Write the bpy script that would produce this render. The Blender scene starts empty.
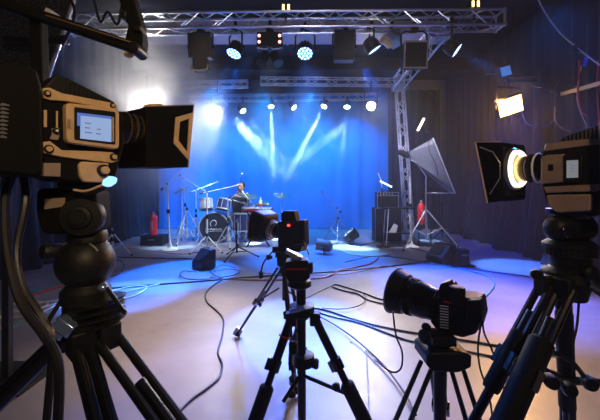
import bpy, math, random
from mathutils import Vector, Matrix
random.seed(7)
C = bpy.context.scene.collection
PI = math.pi
F = 333.0; H = 1.37; HY = 185.0
def P(px, py, Y):
    return Vector(((px-300)*Y/F, Y, H-(py-HY)*Y/F))
def G(px, py, z=0.0):
    """point of the floor seen at this place"""
    Y = F*(H-z)/(py-HY)
    return Vector(((px-300)*Y/F, Y, z))
def V(*a): return Vector(a)

# ------------------------------------------------------------------ materials
def new_mat(name):
    m = bpy.data.materials.new(name); m.use_nodes = True
    nt = m.node_tree; nt.nodes.clear()
    out = nt.nodes.new('ShaderNodeOutputMaterial')
    return m, nt, out
def mat(name, col, rough=.5, metal=0.0, noise=0.0, scale=40, bump=0.0, sheen=0.0, coat=0.0, spec=.5, stretch=None):
    m, nt, out = new_mat(name)
    b = nt.nodes.new('ShaderNodeBsdfPrincipled')
    nt.links.new(b.outputs[0], out.inputs[0])
    b.inputs['Base Color'].default_value = (*col, 1)
    b.inputs['Roughness'].default_value = rough
    b.inputs['Metallic'].default_value = metal
    b.inputs['Specular IOR Level'].default_value = spec
    b.inputs['Sheen Weight'].default_value = sheen
    b.inputs['Coat Weight'].default_value = coat
    if noise or bump:
        tc = nt.nodes.new('ShaderNodeTexCoord'); n = nt.nodes.new('ShaderNodeTexNoise')
        mp = nt.nodes.new('ShaderNodeMapping')
        if stretch: mp.inputs['Scale'].default_value = stretch
        n.inputs['Scale'].default_value = scale; n.inputs['Detail'].default_value = 4
        nt.links.new(tc.outputs['Object'], mp.inputs[0]); nt.links.new(mp.outputs[0], n.inputs['Vector'])
        if noise:
            r = nt.nodes.new('ShaderNodeMapRange')
            r.inputs['From Min'].default_value = .3; r.inputs['From Max'].default_value = .7
            r.inputs['To Min'].default_value = 1-noise; r.inputs['To Max'].default_value = 1+noise
            vm = nt.nodes.new('ShaderNodeVectorMath'); vm.operation = 'SCALE'
            vm.inputs[0].default_value = col
            nt.links.new(n.outputs['Fac'], r.inputs['Value']); nt.links.new(r.outputs[0], vm.inputs['Scale'])
            nt.links.new(vm.outputs[0], b.inputs['Base Color'])
        if bump:
            bp = nt.nodes.new('ShaderNodeBump'); bp.inputs['Strength'].default_value = bump; bp.inputs['Distance'].default_value = .01
            nt.links.new(n.outputs['Fac'], bp.inputs['Height']); nt.links.new(bp.outputs[0], b.inputs['Normal'])
    return m
def emit(name, col, s):
    m, nt, out = new_mat(name)
    e = nt.nodes.new('ShaderNodeEmission'); e.inputs[0].default_value = (*col, 1); e.inputs[1].default_value = s
    nt.links.new(e.outputs[0], out.inputs[0])
    return m
M = {}
M['black'] = mat('black_plastic', (.006,.006,.007), .5, noise=.25, scale=60, bump=.08, spec=.3)
M['matteblack'] = mat('matte_black_shell', (.003,.003,.0035), .7, noise=.2, scale=60, spec=.12)
M['blackgloss'] = mat('glossy_black', (.008,.008,.010), .2, coat=.3)
M['blackmetal'] = mat('black_anodised_metal', (.012,.012,.015), .38, metal=.4, noise=.2, scale=30)
M['tan'] = mat('bronze_grey_plastic', (.58,.39,.21), .42, noise=.12, scale=35, bump=.03)
M['taupe'] = mat('taupe_plastic', (.30,.22,.16), .45, noise=.12, scale=35, bump=.03)
M['lens'] = mat('satin_black_barrel', (.012,.011,.011), .25, metal=.5)
M['bronze'] = mat('bronze_ring', (.42,.27,.13), .28, metal=.9)
M['glass'] = mat('coated_lens_glass', (.01,.012,.03), .04, coat=1.0)
M['rubber'] = mat('black_rubber', (.007,.007,.007), .65, spec=.3)
M['cable'] = mat('black_cable', (.014,.014,.02), .4)
M['cable_white'] = mat('white_cable', (.75,.74,.72), .4)
M['cable_red'] = mat('red_cable', (.55,.03,.025), .4)
M['cable_orange'] = mat('orange_red_cable', (.45,.10,.05), .4)
M['cable_green'] = mat('green_cable', (.02,.35,.22), .4)
M['cable_teal'] = mat('teal_cable', (.02,.35,.45), .4)
M['cable_blue'] = mat('blue_cable', (.05,.12,.6), .4)
M['cable_yellow'] = mat('pale_yellow_cable', (.6,.5,.25), .4)
M['alu'] = mat('brushed_aluminium', (.62,.62,.66), .32, metal=.9, noise=.12, scale=25)
M['chrome'] = mat('chrome', (.85,.85,.87), .3, metal=.75)
M['steelgrey'] = mat('grey_steel', (.3,.3,.33), .35, metal=.8)
M['white'] = mat('white_paint', (.78,.78,.8), .4)
M['red'] = mat('red_paint', (.62,.012,.02), .3, coat=.4)
M['drape'] = mat('black_drape', (.0055,.0055,.014), .85, noise=.3, scale=6, sheen=.05, bump=.15)
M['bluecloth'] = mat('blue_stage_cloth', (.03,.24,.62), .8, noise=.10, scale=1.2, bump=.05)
M['drumshell'] = mat('dark_blue_lacquer', (.02,.03,.09), .2, coat=.6)
M['drumred'] = mat('red_lacquer', (.45,.03,.04), .25, coat=.5)
M['drumhead'] = mat('black_drumhead', (.015,.018,.03), .35)
M['drumskin'] = mat('white_drumhead', (.65,.65,.62), .5)
M['brass'] = mat('brass_cymbal', (.75,.55,.22), .25, metal=1)
M['mat'] = mat('straw_mat', (.42,.38,.22), .9, noise=.2, scale=20, bump=.3)
M['skin'] = mat('skin', (.55,.30,.22), .5)
M['shirt'] = mat('dark_shirt_fabric', (.03,.03,.05), .9, noise=.2, scale=20)
M['hair'] = mat('dark_hair', (.02,.014,.01), .6)
M['silvercloth'] = mat('silver_grey_fabric', (.42,.42,.46), .55, noise=.1, scale=15)
M['greycloth'] = mat('dull_grey_softbox_fabric', (.17,.17,.20), .6, noise=.1, scale=15)
M['duct'] = mat('painted_duct_metal', (.45,.43,.52), .6, noise=.12, scale=2.5)
M['ceiling'] = mat('dark_ceiling_paint', (.010,.010,.016), .85, noise=.25, scale=3)
M['wall'] = mat('dark_wall_paint', (.015,.015,.02), .85, noise=.2, scale=3)
M['backwall'] = mat('grey_back_wall', (.10,.12,.17), .85, noise=.15, scale=2)
M['paper'] = mat('pink_notice_paper', (.55,.33,.33), .8)
M['bluelever'] = mat('blue_tinted_metal', (.35,.5,.8), .25, metal=.8)
M['led_blue'] = emit('blue_led_emitter', (.30,.55,1.0), 4.5)
M['led_white'] = emit('white_hot_lamp', (1.0,.86,.62), 75)
M['led_pale'] = emit('pale_blue_lamp', (.5,.75,1.0), 26)
M['led_soft'] = emit('soft_white_led', (.55,.75,1.0), 2.2)
M['led_red'] = emit('red_indicator', (1.0,.03,.02), 5)
M['led_pink'] = emit('pinkish_led', (1.0,.35,.28), 3.2)
M['led_warm'] = emit('warm_yellow_lamp', (1.0,.62,.2), 3.5)
M['tungsten'] = emit('tungsten_flood_glass', (1.0,.50,.13), 10)
M['ring'] = emit('rim_reflection_glow', (1.0,.85,.6), 5)
M['tube'] = emit('tube_light', (1.0,.8,.6), 5)
M['panelblue'] = emit('small_blue_panel', (.10,.26,.85), .45)
M['lcd'] = emit('screen_pale', (.42,.58,.95), .52)
M['lcd_bar'] = emit('screen_blue_bar', (.14,.24,.75), .5)
M['lcd_line'] = emit('screen_grey_text', (.25,.3,.5), .4)
M['lcd_small'] = emit('small_screen_grey', (.42,.42,.45), .35)
M['blueglint'] = emit('blue_highlight_glow', (.25,.5,1.0), 1.5)  # emission painted in for the blue highlight on the metal lever tip
def speckle():
    m, nt, out = new_mat('speckled_charcoal_board')
    b = nt.nodes.new('ShaderNodeBsdfPrincipled'); nt.links.new(b.outputs[0], out.inputs[0])
    tc = nt.nodes.new('ShaderNodeTexCoord'); n = nt.nodes.new('ShaderNodeTexNoise'); n.inputs['Scale'].default_value = 110; n.inputs['Detail'].default_value = 2
    r = nt.nodes.new('ShaderNodeValToRGB'); r.color_ramp.elements[0].position = .58; r.color_ramp.elements[0].color = (.03,.028,.036,1)
    r.color_ramp.elements[1].position = .72; r.color_ramp.elements[1].color = (.5,.45,.5,1)
    nt.links.new(tc.outputs['Object'], n.inputs['Vector']); nt.links.new(n.outputs['Fac'], r.inputs[0]); nt.links.new(r.outputs[0], b.inputs['Base Color'])
    b.inputs['Roughness'].default_value = .7
    return m
M['speckle'] = speckle()
def floor_mat():
    m, nt, out = new_mat('scuffed_stage_floor')
    b = nt.nodes.new('ShaderNodeBsdfPrincipled'); nt.links.new(b.outputs[0], out.inputs[0])
    tc = nt.nodes.new('ShaderNodeTexCoord')
    n = nt.nodes.new('ShaderNodeTexNoise'); n.inputs['Scale'].default_value = 1.4; n.inputs['Detail'].default_value = 6
    n2 = nt.nodes.new('ShaderNodeTexNoise'); n2.inputs['Scale'].default_value = 14; n2.inputs['Detail'].default_value = 8
    r = nt.nodes.new('ShaderNodeValToRGB')
    r.color_ramp.elements[0].position = .3; r.color_ramp.elements[0].color = (.17,.16,.19,1)
    r.color_ramp.elements[1].position = .75; r.color_ramp.elements[1].color = (.29,.27,.31,1)
    mr = nt.nodes.new('ShaderNodeMapRange'); mr.inputs['To Min'].default_value = .30; mr.inputs['To Max'].default_value = .52
    bp = nt.nodes.new('ShaderNodeBump'); bp.inputs['Strength'].default_value = .06; bp.inputs['Distance'].default_value = .02
    for x in (n, n2): nt.links.new(tc.outputs['Object'], x.inputs['Vector'])
    nt.links.new(n.outputs['Fac'], r.inputs[0]); nt.links.new(r.outputs[0], b.inputs['Base Color'])
    nt.links.new(n2.outputs['Fac'], mr.inputs['Value']); nt.links.new(mr.outputs[0], b.inputs['Roughness'])
    nt.links.new(n2.outputs['Fac'], bp.inputs['Height']); nt.links.new(bp.outputs[0], b.inputs['Normal'])
    return m
M['floor'] = floor_mat()

# ------------------------------------------------------------------ geometry
def basis(d):
    d = Vector(d).normalized()
    a = Vector((0,0,1)) if abs(d.z) < .9 else Vector((1,0,0))
    u = d.cross(a).normalized(); w = d.cross(u).normalized()
    return u, w
class MB:
    def __init__(s): s.v = []; s.f = []
    def add(s, vs, fs):
        n = len(s.v); s.v += [tuple(v) for v in vs]; s.f += [tuple(i+n for i in f) for f in fs]; return s
    def box(s, c, size, rot=None):
        hx, hy, hz = size[0]/2, size[1]/2, size[2]/2
        c = Vector(c)
        vs = [Vector((x*hx, y*hy, z*hz)) for x in (-1,1) for y in (-1,1) for z in (-1,1)]
        if rot is not None: vs = [rot @ v for v in vs]
        return s.add([v+c for v in vs], [(0,1,3,2),(4,6,7,5),(0,4,5,1),(2,3,7,6),(0,2,6,4),(1,5,7,3)])
    def cyl(s, a, b, r0, r1=None, n=16, cap=True):
        a, b = Vector(a), Vector(b)
        if r1 is None: r1 = r0
        u, w = basis(b-a); vs = []
        for p, r in ((a, r0), (b, r1)):
            for k in range(n):
                t = 2*PI*k/n; vs.append(p+u*math.cos(t)*r+w*math.sin(t)*r)
        fs = [(k, (k+1) % n, n+(k+1) % n, n+k) for k in range(n)]
        if cap: fs += [tuple(range(n-1, -1, -1)), tuple(range(n, 2*n))]
        return s.add(vs, fs)
    def bar(s, a, b, w, h):
        """rectangular bar from a to b; h is measured upward, w sideways"""
        a, b = Vector(a), Vector(b); d = (b-a).normalized()
        up = Vector((0,0,1)) if abs(d.z) < .95 else Vector((0,1,0))
        u = d.cross(up).normalized(); q = u.cross(d).normalized()
        vs = [p+u*x*w/2+q*y*h/2 for p in (a, b) for x, y in ((-1,-1),(1,-1),(1,1),(-1,1))]
        return s.add(vs, [(0,1,2,3),(7,6,5,4),(0,4,5,1),(1,5,6,2),(2,6,7,3),(3,7,4,0)])
    def tube(s, pts, r, n=8, closed=False):
        pts = [Vector(p) for p in pts]; m = len(pts); vs = []; u = None
        for i, p in enumerate(pts):
            d = (pts[(i+1) % m]-pts[i-1]) if closed else (pts[min(i+1, m-1)]-pts[max(i-1, 0)])
            if d.length < 1e-9: d = Vector((0,0,1))
            d.normalize()
            if u is None: u, w = basis(d)
            else:
                u = (u-d*u.dot(d))
                if u.length < 1e-6: u, w = basis(d)
                u.normalize()
            w = d.cross(u)
            rr = r(i/(m-1)) if callable(r) else r
            for k in range(n):
                t = 2*PI*k/n; vs.append(p+u*math.cos(t)*rr+w*math.sin(t)*rr)
        fs = []
        for i in range(m if closed else m-1):
            j = (i+1) % m
            fs += [(i*n+k, i*n+(k+1) % n, j*n+(k+1) % n, j*n+k) for k in range(n)]
        if not closed: fs += [tuple(range(n-1, -1, -1)), tuple((m-1)*n+k for k in range(n))]
        return s.add(vs, fs)
    def lathe(s, o, d, prof, n=28, cap=True):
        o = Vector(o); d = Vector(d).normalized(); u, w = basis(d); vs = []
        for t, r in prof:
            for k in range(n):
                a = 2*PI*k/n; vs.append(o+d*t+(u*math.cos(a)+w*math.sin(a))*r)
        m = len(prof)
        fs = [(i*n+k, i*n+(k+1) % n, (i+1)*n+(k+1) % n, (i+1)*n+k) for i in range(m-1) for k in range(n)]
        if cap: fs += [tuple(range(n-1, -1, -1)), tuple((m-1)*n+k for k in range(n))]
        return s.add(vs, fs)
    def sphere(s, c, r, n=20, sc=(1,1,1), rot=None):
        c = Vector(c); m = n//2; vs = []; fs = []
        for i in range(m+1):
            a = PI*i/m
            for k in range(n):
                b = 2*PI*k/n
                v = Vector((math.sin(a)*math.cos(b)*r*sc[0], math.sin(a)*math.sin(b)*r*sc[1], math.cos(a)*r*sc[2]))
                if rot is not None: v = rot @ v
                vs.append(v+c)
        for i in range(m):
            for k in range(n): fs.append((i*n+k, (i+1)*n+k, (i+1)*n+(k+1) % n, i*n+(k+1) % n))
        return s.add(vs, fs)
    def prism(s, poly, y0, y1, taper=1.0):
        """poly: (x, z) outline, extruded from y0 to y1"""
        n = len(poly); cx = sum(p[0] for p in poly)/n; cz = sum(p[1] for p in poly)/n
        vs = [(x, y0, z) for x, z in poly]+[(cx+(x-cx)*taper, y1, cz+(z-cz)*taper) for x, z in poly]
        return s.add(vs, [tuple(range(n)), tuple(range(2*n-1, n-1, -1))]+[(k, n+k, n+(k+1) % n, (k+1) % n) for k in range(n)])
    def grid(s, fn, nu, nv):
        vs = [fn(i/nu, j/nv) for j in range(nv+1) for i in range(nu+1)]
        return s.add(vs, [(j*(nu+1)+i, j*(nu+1)+i+1, (j+1)*(nu+1)+i+1, (j+1)*(nu+1)+i) for j in range(nv) for i in range(nu)])
    def build(s, name, m, parent=None, bev=0.0, sub=0, angle=35, solid=0):
        me = bpy.data.meshes.new(name); me.from_pydata(s.v, [], s.f); me.validate()
        import bmesh
        bm = bmesh.new(); bm.from_mesh(me); bmesh.ops.recalc_face_normals(bm, faces=bm.faces[:]); bm.to_mesh(me); bm.free()
        for p in me.polygons: p.use_smooth = True
        try: me.set_sharp_from_angle(angle=math.radians(angle))
        except Exception: pass
        me.materials.append(M[m] if isinstance(m, str) else m)
        o = bpy.data.objects.new(name, me); C.objects.link(o); o.parent = parent
        if solid:
            md = o.modifiers.new('s', 'SOLIDIFY'); md.thickness = solid; md.offset = 0
        if bev:
            md = o.modifiers.new('b', 'BEVEL'); md.width = bev; md.segments = 2; md.limit_method = 'ANGLE'; md.angle_limit = math.radians(40)
        if sub:
            md = o.modifiers.new('d', 'SUBSURF'); md.levels = sub; md.render_levels = sub
        return o
def rrect(x0, z0, x1, z1, r, n=4):
    pts = []
    for cx, cz, a0 in ((x1-r, z1-r, 0), (x0+r, z1-r, 90), (x0+r, z0+r, 180), (x1-r, z0+r, 270)):
        for k in range(n+1):
            a = math.radians(a0+90*k/n); pts.append((cx+r*math.cos(a), cz+r*math.sin(a)))
    return pts
def spline(pts, n=8, closed=False):
    pts = [Vector(p) for p in pts]; m = len(pts); out = []
    for i in range(m if closed else m-1):
        g = lambda k: pts[k % m] if closed else pts[max(0, min(m-1, k))]
        p0, p1, p2, p3 = g(i-1), g(i), g(i+1), g(i+2)
        for k in range(n):
            t = k/n
            out.append(.5*((2*p1)+(p2-p0)*t+(2*p0-5*p1+4*p2-p3)*t*t+(3*p1-p0-3*p2+p3)*t**3))
    if not closed: out.append(pts[-1])
    return out
def tag(o, label, cat, group=None, kind=None):
    o['label'] = label; o['category'] = cat
    if group: o['group'] = group
    if kind: o['kind'] = kind
    return o
def thing(name, label, cat, loc=(0,0,0), rotz=0.0, group=None):
    o = bpy.data.objects.new(name, None); C.objects.link(o); o.empty_display_size = .05
    o.location = loc; o.rotation_euler = (0, 0, rotz)
    return tag(o, label, cat, group)
def struct(name, mb, m, parent=None, **k):
    o = mb.build(name, m, parent, **k)
    if parent is None: o['kind'] = 'structure'
    return o
def dup(root, loc=None, rotz=None, label=None):
    def rec(o, par):
        c = o.copy(); C.objects.link(c); c.parent = par
        for ch in list(o.children): rec(ch, c)
        return c
    r = rec(root, None)
    if loc is not None: r.location = loc
    if rotz is not None: r.rotation_euler = (0, 0, rotz)
    if label: r['label'] = label
    return r
def spot(parent, name, loc, target, col, power, size=40, blend=.4, radius=.04):
    l = bpy.data.lights.new(name, 'SPOT'); l.energy = power; l.color = col; l.spot_size = math.radians(size); l.spot_blend = blend; l.shadow_soft_size = radius
    o = bpy.data.objects.new(name, l); C.objects.link(o)
    o.location = loc; o.rotation_euler = (Vector(target)-Vector(loc)).to_track_quat('-Z', 'Y').to_euler()
    return o
def point(name, loc, col, power, radius=.05):
    l = bpy.data.lights.new(name, 'POINT'); l.energy = power; l.color = col; l.shadow_soft_size = radius
    o = bpy.data.objects.new(name, l); C.objects.link(o); o.location = loc
    return o
class Frame:
    """local frame of a thing: origin on the plane of its visible side, yaw in degrees; hit() reads a picture place on the plane y = off"""
    def __init__(s, o, yaw):
        s.o = Vector(o); s.a = math.radians(yaw)
        s.x = Vector((math.cos(s.a), math.sin(s.a), 0)); s.y = Vector((-math.sin(s.a), math.cos(s.a), 0))
    def hit(s, px, py, off=0.0):
        d = P(px, py, 1.0)-Vector((0,0,H)); c = Vector((0,0,H)); q = s.o+s.y*off
        t = (q-c).dot(s.y)/d.dot(s.y); p = c+d*t-s.o
        return (p.dot(s.x), p.z)
    def poly(s, pts, off=0.0): return [s.hit(a, b, off) for a, b in pts]
    def loc(s, w):
        d = Vector(w)-s.o; return Vector((d.dot(s.x), d.dot(s.y), d.z))
    def at(s, px, py, off=0.0):
        x, z = s.hit(px, py, off); return Vector((x, off, z))
# ================================================================== ROOM
YB = 10.6; XW = 4.6; ZC = 4.75
struct('floor', MB().box((0, 3.6, -.05), (9.6, 14.4, .1)), 'floor')
struct('ceiling', MB().box((0, 3.6, ZC+.05), (9.6, 14.4, .1)), 'ceiling')
struct('wall_left', MB().box((-XW-.15, 3.6, ZC/2), (.1, 14.4, ZC)), 'wall')
struct('wall_right', MB().box((XW+.25, 3.6, ZC/2), (.1, 14.4, ZC)), 'wall')
struct('wall_back', MB().box((0, YB+.15, ZC/2), (9.6, .1, ZC)), 'backwall')
struct('wall_front', MB().box((0, -3.55, ZC/2), (9.6, .1, ZC)), 'wall')

def pleats(a, b, z0, z1, amp, wl, seed, nu=None, puddle=0.0, swag=0.0):
    a, b = Vector(a), Vector(b); L = (b-a).length; d = (b-a)/L; nrm = Vector((-d.y, d.x, 0))
    rnd = random.Random(seed); ph = [rnd.uniform(0, 6.28) for _ in range(6)]
    nu = nu or int(L/wl*8)
    def fn(u, v):
        s = u*L; w = 2*PI/wl
        e = amp*(math.sin(w*s+ph[0]+.8*math.sin(w*.31*s+ph[1])+.5*(1-v)*math.sin(3*v+ph[2]))+.35*math.sin(w*1.9*s+ph[3]+2*v))
        e *= .55+.45*(1-v)+.5*math.sin(w*.17*s+ph[4])*.4
        fl = (1-v)**6
        off = e+puddle*fl*(1+.5*math.sin(w*.4*s+ph[5]))
        z = z0+(z1-z0)*v
        if v < .35 and swag: off += swag*math.sin(w*.23*s+ph[2]+v*9)*(1-v/.35)
        return a+d*s+nrm*off+Vector((0, 0, z-a.z))
    return MB().grid(fn, nu, 26)
r = pleats((-4.42,-3.2,0), (-4.42,10.2,0), .012, 4.6, .055, .34, 3, puddle=-.10)
tag(r.build('stage_curtain', 'drape', angle=80), 'black pleated curtain hanging along the left wall behind the big camera', 'curtain')
r = pleats((4.50,10.3,0), (4.50,-3.2,0), .012, 4.65, .06, .30, 5, puddle=-.20, swag=-.07)
tag(r.build('stage_curtain', 'drape', angle=80), 'black pleated curtain bunching on the floor along the right wall', 'curtain')
r = pleats((4.30,10.28,0), (2.72,10.28,0), .012, 4.3, .05, .30, 8, puddle=.08)
tag(r.build('stage_curtain', 'drape', angle=80), 'narrow black curtain in the back right corner behind the softbox', 'curtain')
r = pleats((2.78,10.42,0), (-4.42,10.42,0), .012, 4.25, .02, .55, 9, puddle=.02)
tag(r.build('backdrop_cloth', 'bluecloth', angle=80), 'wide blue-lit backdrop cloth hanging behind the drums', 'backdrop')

# ventilation duct and ceiling beams
d = MB().box((-.3, 6.7, 4.43), (6.6, .5, .26))
for k in range(7): d.box((-3.2+k*.98, 6.7, 4.43), (.04, .53, .29))
tag(d.build('ventilation_duct', 'duct', bev=.01), 'long lilac-grey air duct under the ceiling above the hanging lamps', 'duct')
o = struct('trim_1', MB().box((0, 8.9, 4.58), (9, .25, .34)), 'ceiling')

# ================================================================== TRUSSES
def truss(name, label, a, b, s=.22, ring=.3, group=None, tri=False, r=.022, up=Vector((0,0,1)), mt='alu', cat='truss'):
    a, b = Vector(a), Vector(b); L = (b-a).length; d = (b-a)/L
    w = d.cross(up).normalized(); q = w.cross(d).normalized()
    t = thing(name, label, cat, a, 0, group)
    corners = [(-.5,.5),(.5,.5),(.5,-.5),(-.5,-.5)]
    if tri: corners = [(-.5,.5),(-.5,-.5),(.5,-.75)]
    cs = [w*x*s+q*y*s for x, y in corners]
    for c in cs: MB().cyl(c, c+d*L, r, n=10).cyl(c-d*.012, c+d*.02, r*1.5, n=10).cyl(c+d*(L-.02), c+d*(L+.012), r*1.5, n=10).build('chord', mt, t)
    n = max(2, int(round(L/ring))); lat = MB()
    for k, c in enumerate(cs):
        e = cs[(k+1) % len(cs)]
        for i in range(n):
            p0 = (c if i % 2 == 0 else e)+d*(L*i/n); p1 = (e if i % 2 == 0 else c)+d*(L*(i+1)/n)
            lat.cyl(p0, p1, r*.5, n=6, cap=False)
        for tt in (0, L): lat.cyl(c+d*tt, e+d*tt, r*.9, n=8)
    lat.build('lattice', mt, t)
    return t
ZT = 4.06
truss('lighting_truss', 'long aluminium lighting truss crossing the top of the room with lamps hung under it', (-3.75,5.4,3.97), (3.25,5.4,4.04), s=.24, ring=.27)
truss('lighting_truss', 'blue-lit truss running back along the right side of the stage rig', (2.36,5.62,4.0), (2.36,7.9,3.8), s=.24, ring=.27)
truss('lighting_truss', 'short left piece of thin truss just above the glaring left lamp', (-3.3,8.1,3.78), (-1.28,8.1,3.83), s=.15, ring=.24, r=.015)
truss('lighting_truss', 'thin back truss reaching the top of the upright tower on the right', (-.95,8.1,3.90), (2.5,8.1,3.86), s=.16, ring=.24, r=.015)
truss('lighting_truss', 'rearmost thin truss carrying the row of pale blue lamps', (-3.2,9.7,3.88), (2.3,9.7,3.94), s=.17, ring=.26, r=.015)
tw = truss('truss_tower', 'upright silver truss tower with the dark amplifier cabinets at its foot', (2.66,8.05,.02), (2.40,8.05,3.78), s=.17, ring=.26, r=.02, up=Vector((0,1,0)), cat='tower')
MB().box((0,0,0), (.42,.42,.02)).build('base_plate', 'steelgrey', tw)
MB().box((-.24,0,3.7), (.34,.3,.12)).build('corner_block', 'alu', tw, bev=.01)

# motor chains / hang points above the front truss are parts of the truss' own things: chain hoists
def hoist(x, y, z):
    t = thing('chain_hoist', 'black chain hoist holding up the front truss near its %s end' % ('left' if x < 0 else 'right'), 'hoist', (x, y, z))
    MB().box((0,0,.25), (.16,.14,.2)).cyl((-.07,0,.2),(.07,0,.2),.09).build('body', 'black', t, bev=.01)
    c = MB()
    for k in range(9): c.lathe((0,0,.36+k*.036), (1,0,0) if k % 2 else (0,1,0), [(-.004,.014),(.004,.014)], n=8)
    c.cyl((0,0,.34),(0,0,ZC-z),.006).build('chain', 'steelgrey', t)
    MB().cyl((0,0,0),(0,0,.2),.012).build('hook', 'steelgrey', t)

# ================================================================== LAMPS
def aim(loc, target):
    d = (Vector(target)-Vector(loc)).normalized(); q = d.to_track_quat('Z', 'Y').to_matrix(); return d, q
def par(px, py, Y, target, label, zt, power, size=34, r=.125, group=None, col=(.08,.25,1.0)):
    loc = P(px, py, Y); t = thing('wash_lamp', label, 'stage lamp', loc, 0, group)
    d, q = aim(loc, target)
    MB().lathe(-d*.2, d, [(0,r*.45),(.02,r*.7),(.09,r*.95),(.12,r),(.2,r),(.205,r*1.06),(.225,r*1.06),(.225,r*.93),(.205,r*.93)], n=28, cap=True).build('lamp_head', 'black', t)
    fins = MB()
    for k in range(12):
        a = 2*PI*k/12; v = q @ Vector((math.cos(a), math.sin(a), 0)); fins.box(v*r*.8-d*.13, (.012,.03,.09), q @ Matrix.Rotation(a, 3, 'Z') )
    fins.build('cooling_fins', 'blackmetal', t)
    MB().cyl(d*.004, d*.010, r*.93, n=28).build('lens_plate', 'led_base', t)
    dots = MB()
    for rr, n in ((0,1),(.42,6),(.78,12)):
        for k in range(n):
            a = 2*PI*k/n; v = q @ Vector((math.cos(a)*rr*r, math.sin(a)*rr*r, 0)); dots.cyl(v+d*.0105, v+d*.016, r*.135, n=8)
    dots.build('led_lens', 'led_blue', t)
    side = d.cross(Vector((0,0,1)));  side = side.normalized() if side.length > .1 else Vector((1,0,0))
    top = zt-loc.z; y = MB(); rr = r*1.2
    hd = Vector((0,0,1)); c = -d*.08
    y.tube([c+side*rr, c+side*rr+hd*top*.6, c+side*rr*.5+hd*top*.82, c-side*rr*.5+hd*top*.82, c-side*rr+hd*top*.6, c-side*rr], .014, n=8)
    y.build('yoke', 'blackmetal', t)
    for sg in (-1, 1): MB().cyl(c+side*rr*1.2*sg, c+side*rr*sg, .03, n=12).build('tilt_knob', 'black', t)
    MB().box(c+hd*(top*.82+.03), (.14,.12,.06)).box(c+hd*(top+.02), (.05,.07,.1)).build('clamp', 'black', t, bev=.006)
    if power: spot(t, 'beam', loc+d*.03, target, col, power, size, .5, .06)
    return t
def led_base():
    m, nt, out = new_mat('blue_led_face')
    b = nt.nodes.new('ShaderNodeBsdfPrincipled'); b.inputs['Base Color'].default_value = (.05,.1,.4,1); b.inputs['Roughness'].default_value = .2
    b.inputs['Emission Color'].default_value = (.01,.10,1,1); b.inputs['Emission Strength'].default_value = 2.6
    nt.links.new(b.outputs[0], out.inputs[0]); return m
M['led_base'] = led_base()
G1 = 'wash lamps under the front truss'
par(234, 53, 5.5, (-2.1,4.2,0), 'blue LED wash lamp under the front truss, second lamp from the left', 3.93, 2500, 22, .13, G1)
par(305, 53, 5.5, (.0,3.3,0), 'blue LED wash lamp facing straight down at the middle of the front truss', 3.93, 3500, 22, .135, G1)
par(374, 49, 5.5, (3.2,5.6,.6), 'blue LED wash lamp tilted right beside a beige spotlight', 3.93, 3500, 17, .125, G1)
par(456, 50, 5.3, (4.4,4.5,1.9), 'blue LED wash lamp at the right end of the front truss', 3.93, 8000, 16, .12, G1)

def flood(px, py, Y, w, h, label, zt, tilt=12, lip=False, name='flood_lamp', face='black', extra=0):
    loc = P(px, py, Y); t = thing(name, label, 'stage lamp', loc, 0)
    R = Matrix.Rotation(math.radians(tilt), 3, 'X')
    b = MB().box(R @ V(0,.02,0), (w,.2,h), R); b.box(R @ V(0,.15,0), (w*.8,.08,h*.75), R)
    for k in range(6): b.box(R @ V(0,.2,-h*.3+k*h*.12), (w*.7,.03,.012), R)
    b.build('housing', 'black', t, bev=.015)
    f = MB()
    for x, z, sx, sz in ((0,h/2,w*1.08,.02),(0,-h/2,w*1.08,.02),(w/2,0,.02,h),(-w/2,0,.02,h)): f.box(R @ V(x,-.095,z), (sx,.04,sz), R)
    f.build('front_frame', 'taupe' if lip else 'blackmetal', t, bev=.004)
    MB().box(R @ V(0,-.083,0), (w*.94,.01,h*.92), R).build('front_glass', 'black', t)
    top = zt-loc.z; y = MB()
    y.tube([V(w*.58,0,0), V(w*.58,0,top*.75), V(w*.4,0,top*.85), V(-w*.4,0,top*.85), V(-w*.58,0,top*.75), V(-w*.58,0,0)], .013, n=8)
    y.build('yoke', 'blackmetal', t)
    for sg in (-1, 1): MB().cyl(V(sg*w*.52,0,0), V(sg*w*.64,0,0), .03).build('tilt_knob', 'black', t)
    MB().box((0,0,top*.85+.03), (.12,.1,.07)).box((0,0,top+.02), (.05,.07,.1)).build('clamp', 'black', t, bev=.006)
    if extra:
        lo = MB(); lo.box((0,0,-h/2-.12), (w*.72,.16,.22)); lo.build('lower_head', 'black', t, bev=.02)
        MB().tube([V(-w*.40,-.09,-h/2-.15), V(-w*.38,-.1,-h/2-.22), V(0,-.1,-h/2-.24), V(w*.38,-.1,-h/2-.22), V(w*.40,-.09,-h/2-.15)], .012).build('rim', 'tan', t)
    return t
flood(201, 47, 5.5, .34, .36, 'bulky black lamp with a bronze lower rim, first on the left under the front truss', 3.93, 6, extra=1)
flood(344, 47, 5.5, .32, .46, 'plain black box lamp between two blue wash lamps', 3.93, 4)
flood(414, 56, 5.4, .36, .40, 'black flood lamp with a bronze front frame hanging right of the beige spotlight', 3.93, 8, lip=True)
# beige spotlight with grey reflector hood
loc = P(390, 45, 5.5); t = thing('spotlight', 'small beige cylindrical spotlight with a grey hood under the front truss', 'stage lamp', loc)
d = Vector((-.55,-.35,.25)).normalized()
MB().lathe(-d*.02, d, [(0,.05),(.02,.062),(.17,.062),(.175,.068),(.2,.068)], n=20).build('barrel', 'tan', t)
MB().lathe(V(.03,.02,.08), V(.4,.2,.55), [(0,.17),(.1,.14),(.2,.06),(.24,.05)], n=6).build('hood', 'steelgrey', t)
MB().cyl((.03,.02,.1),(.03,.02,.32),.012).box((.03,.02,.34),(.05,.07,.1)).build('clamp', 'black', t)
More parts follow.
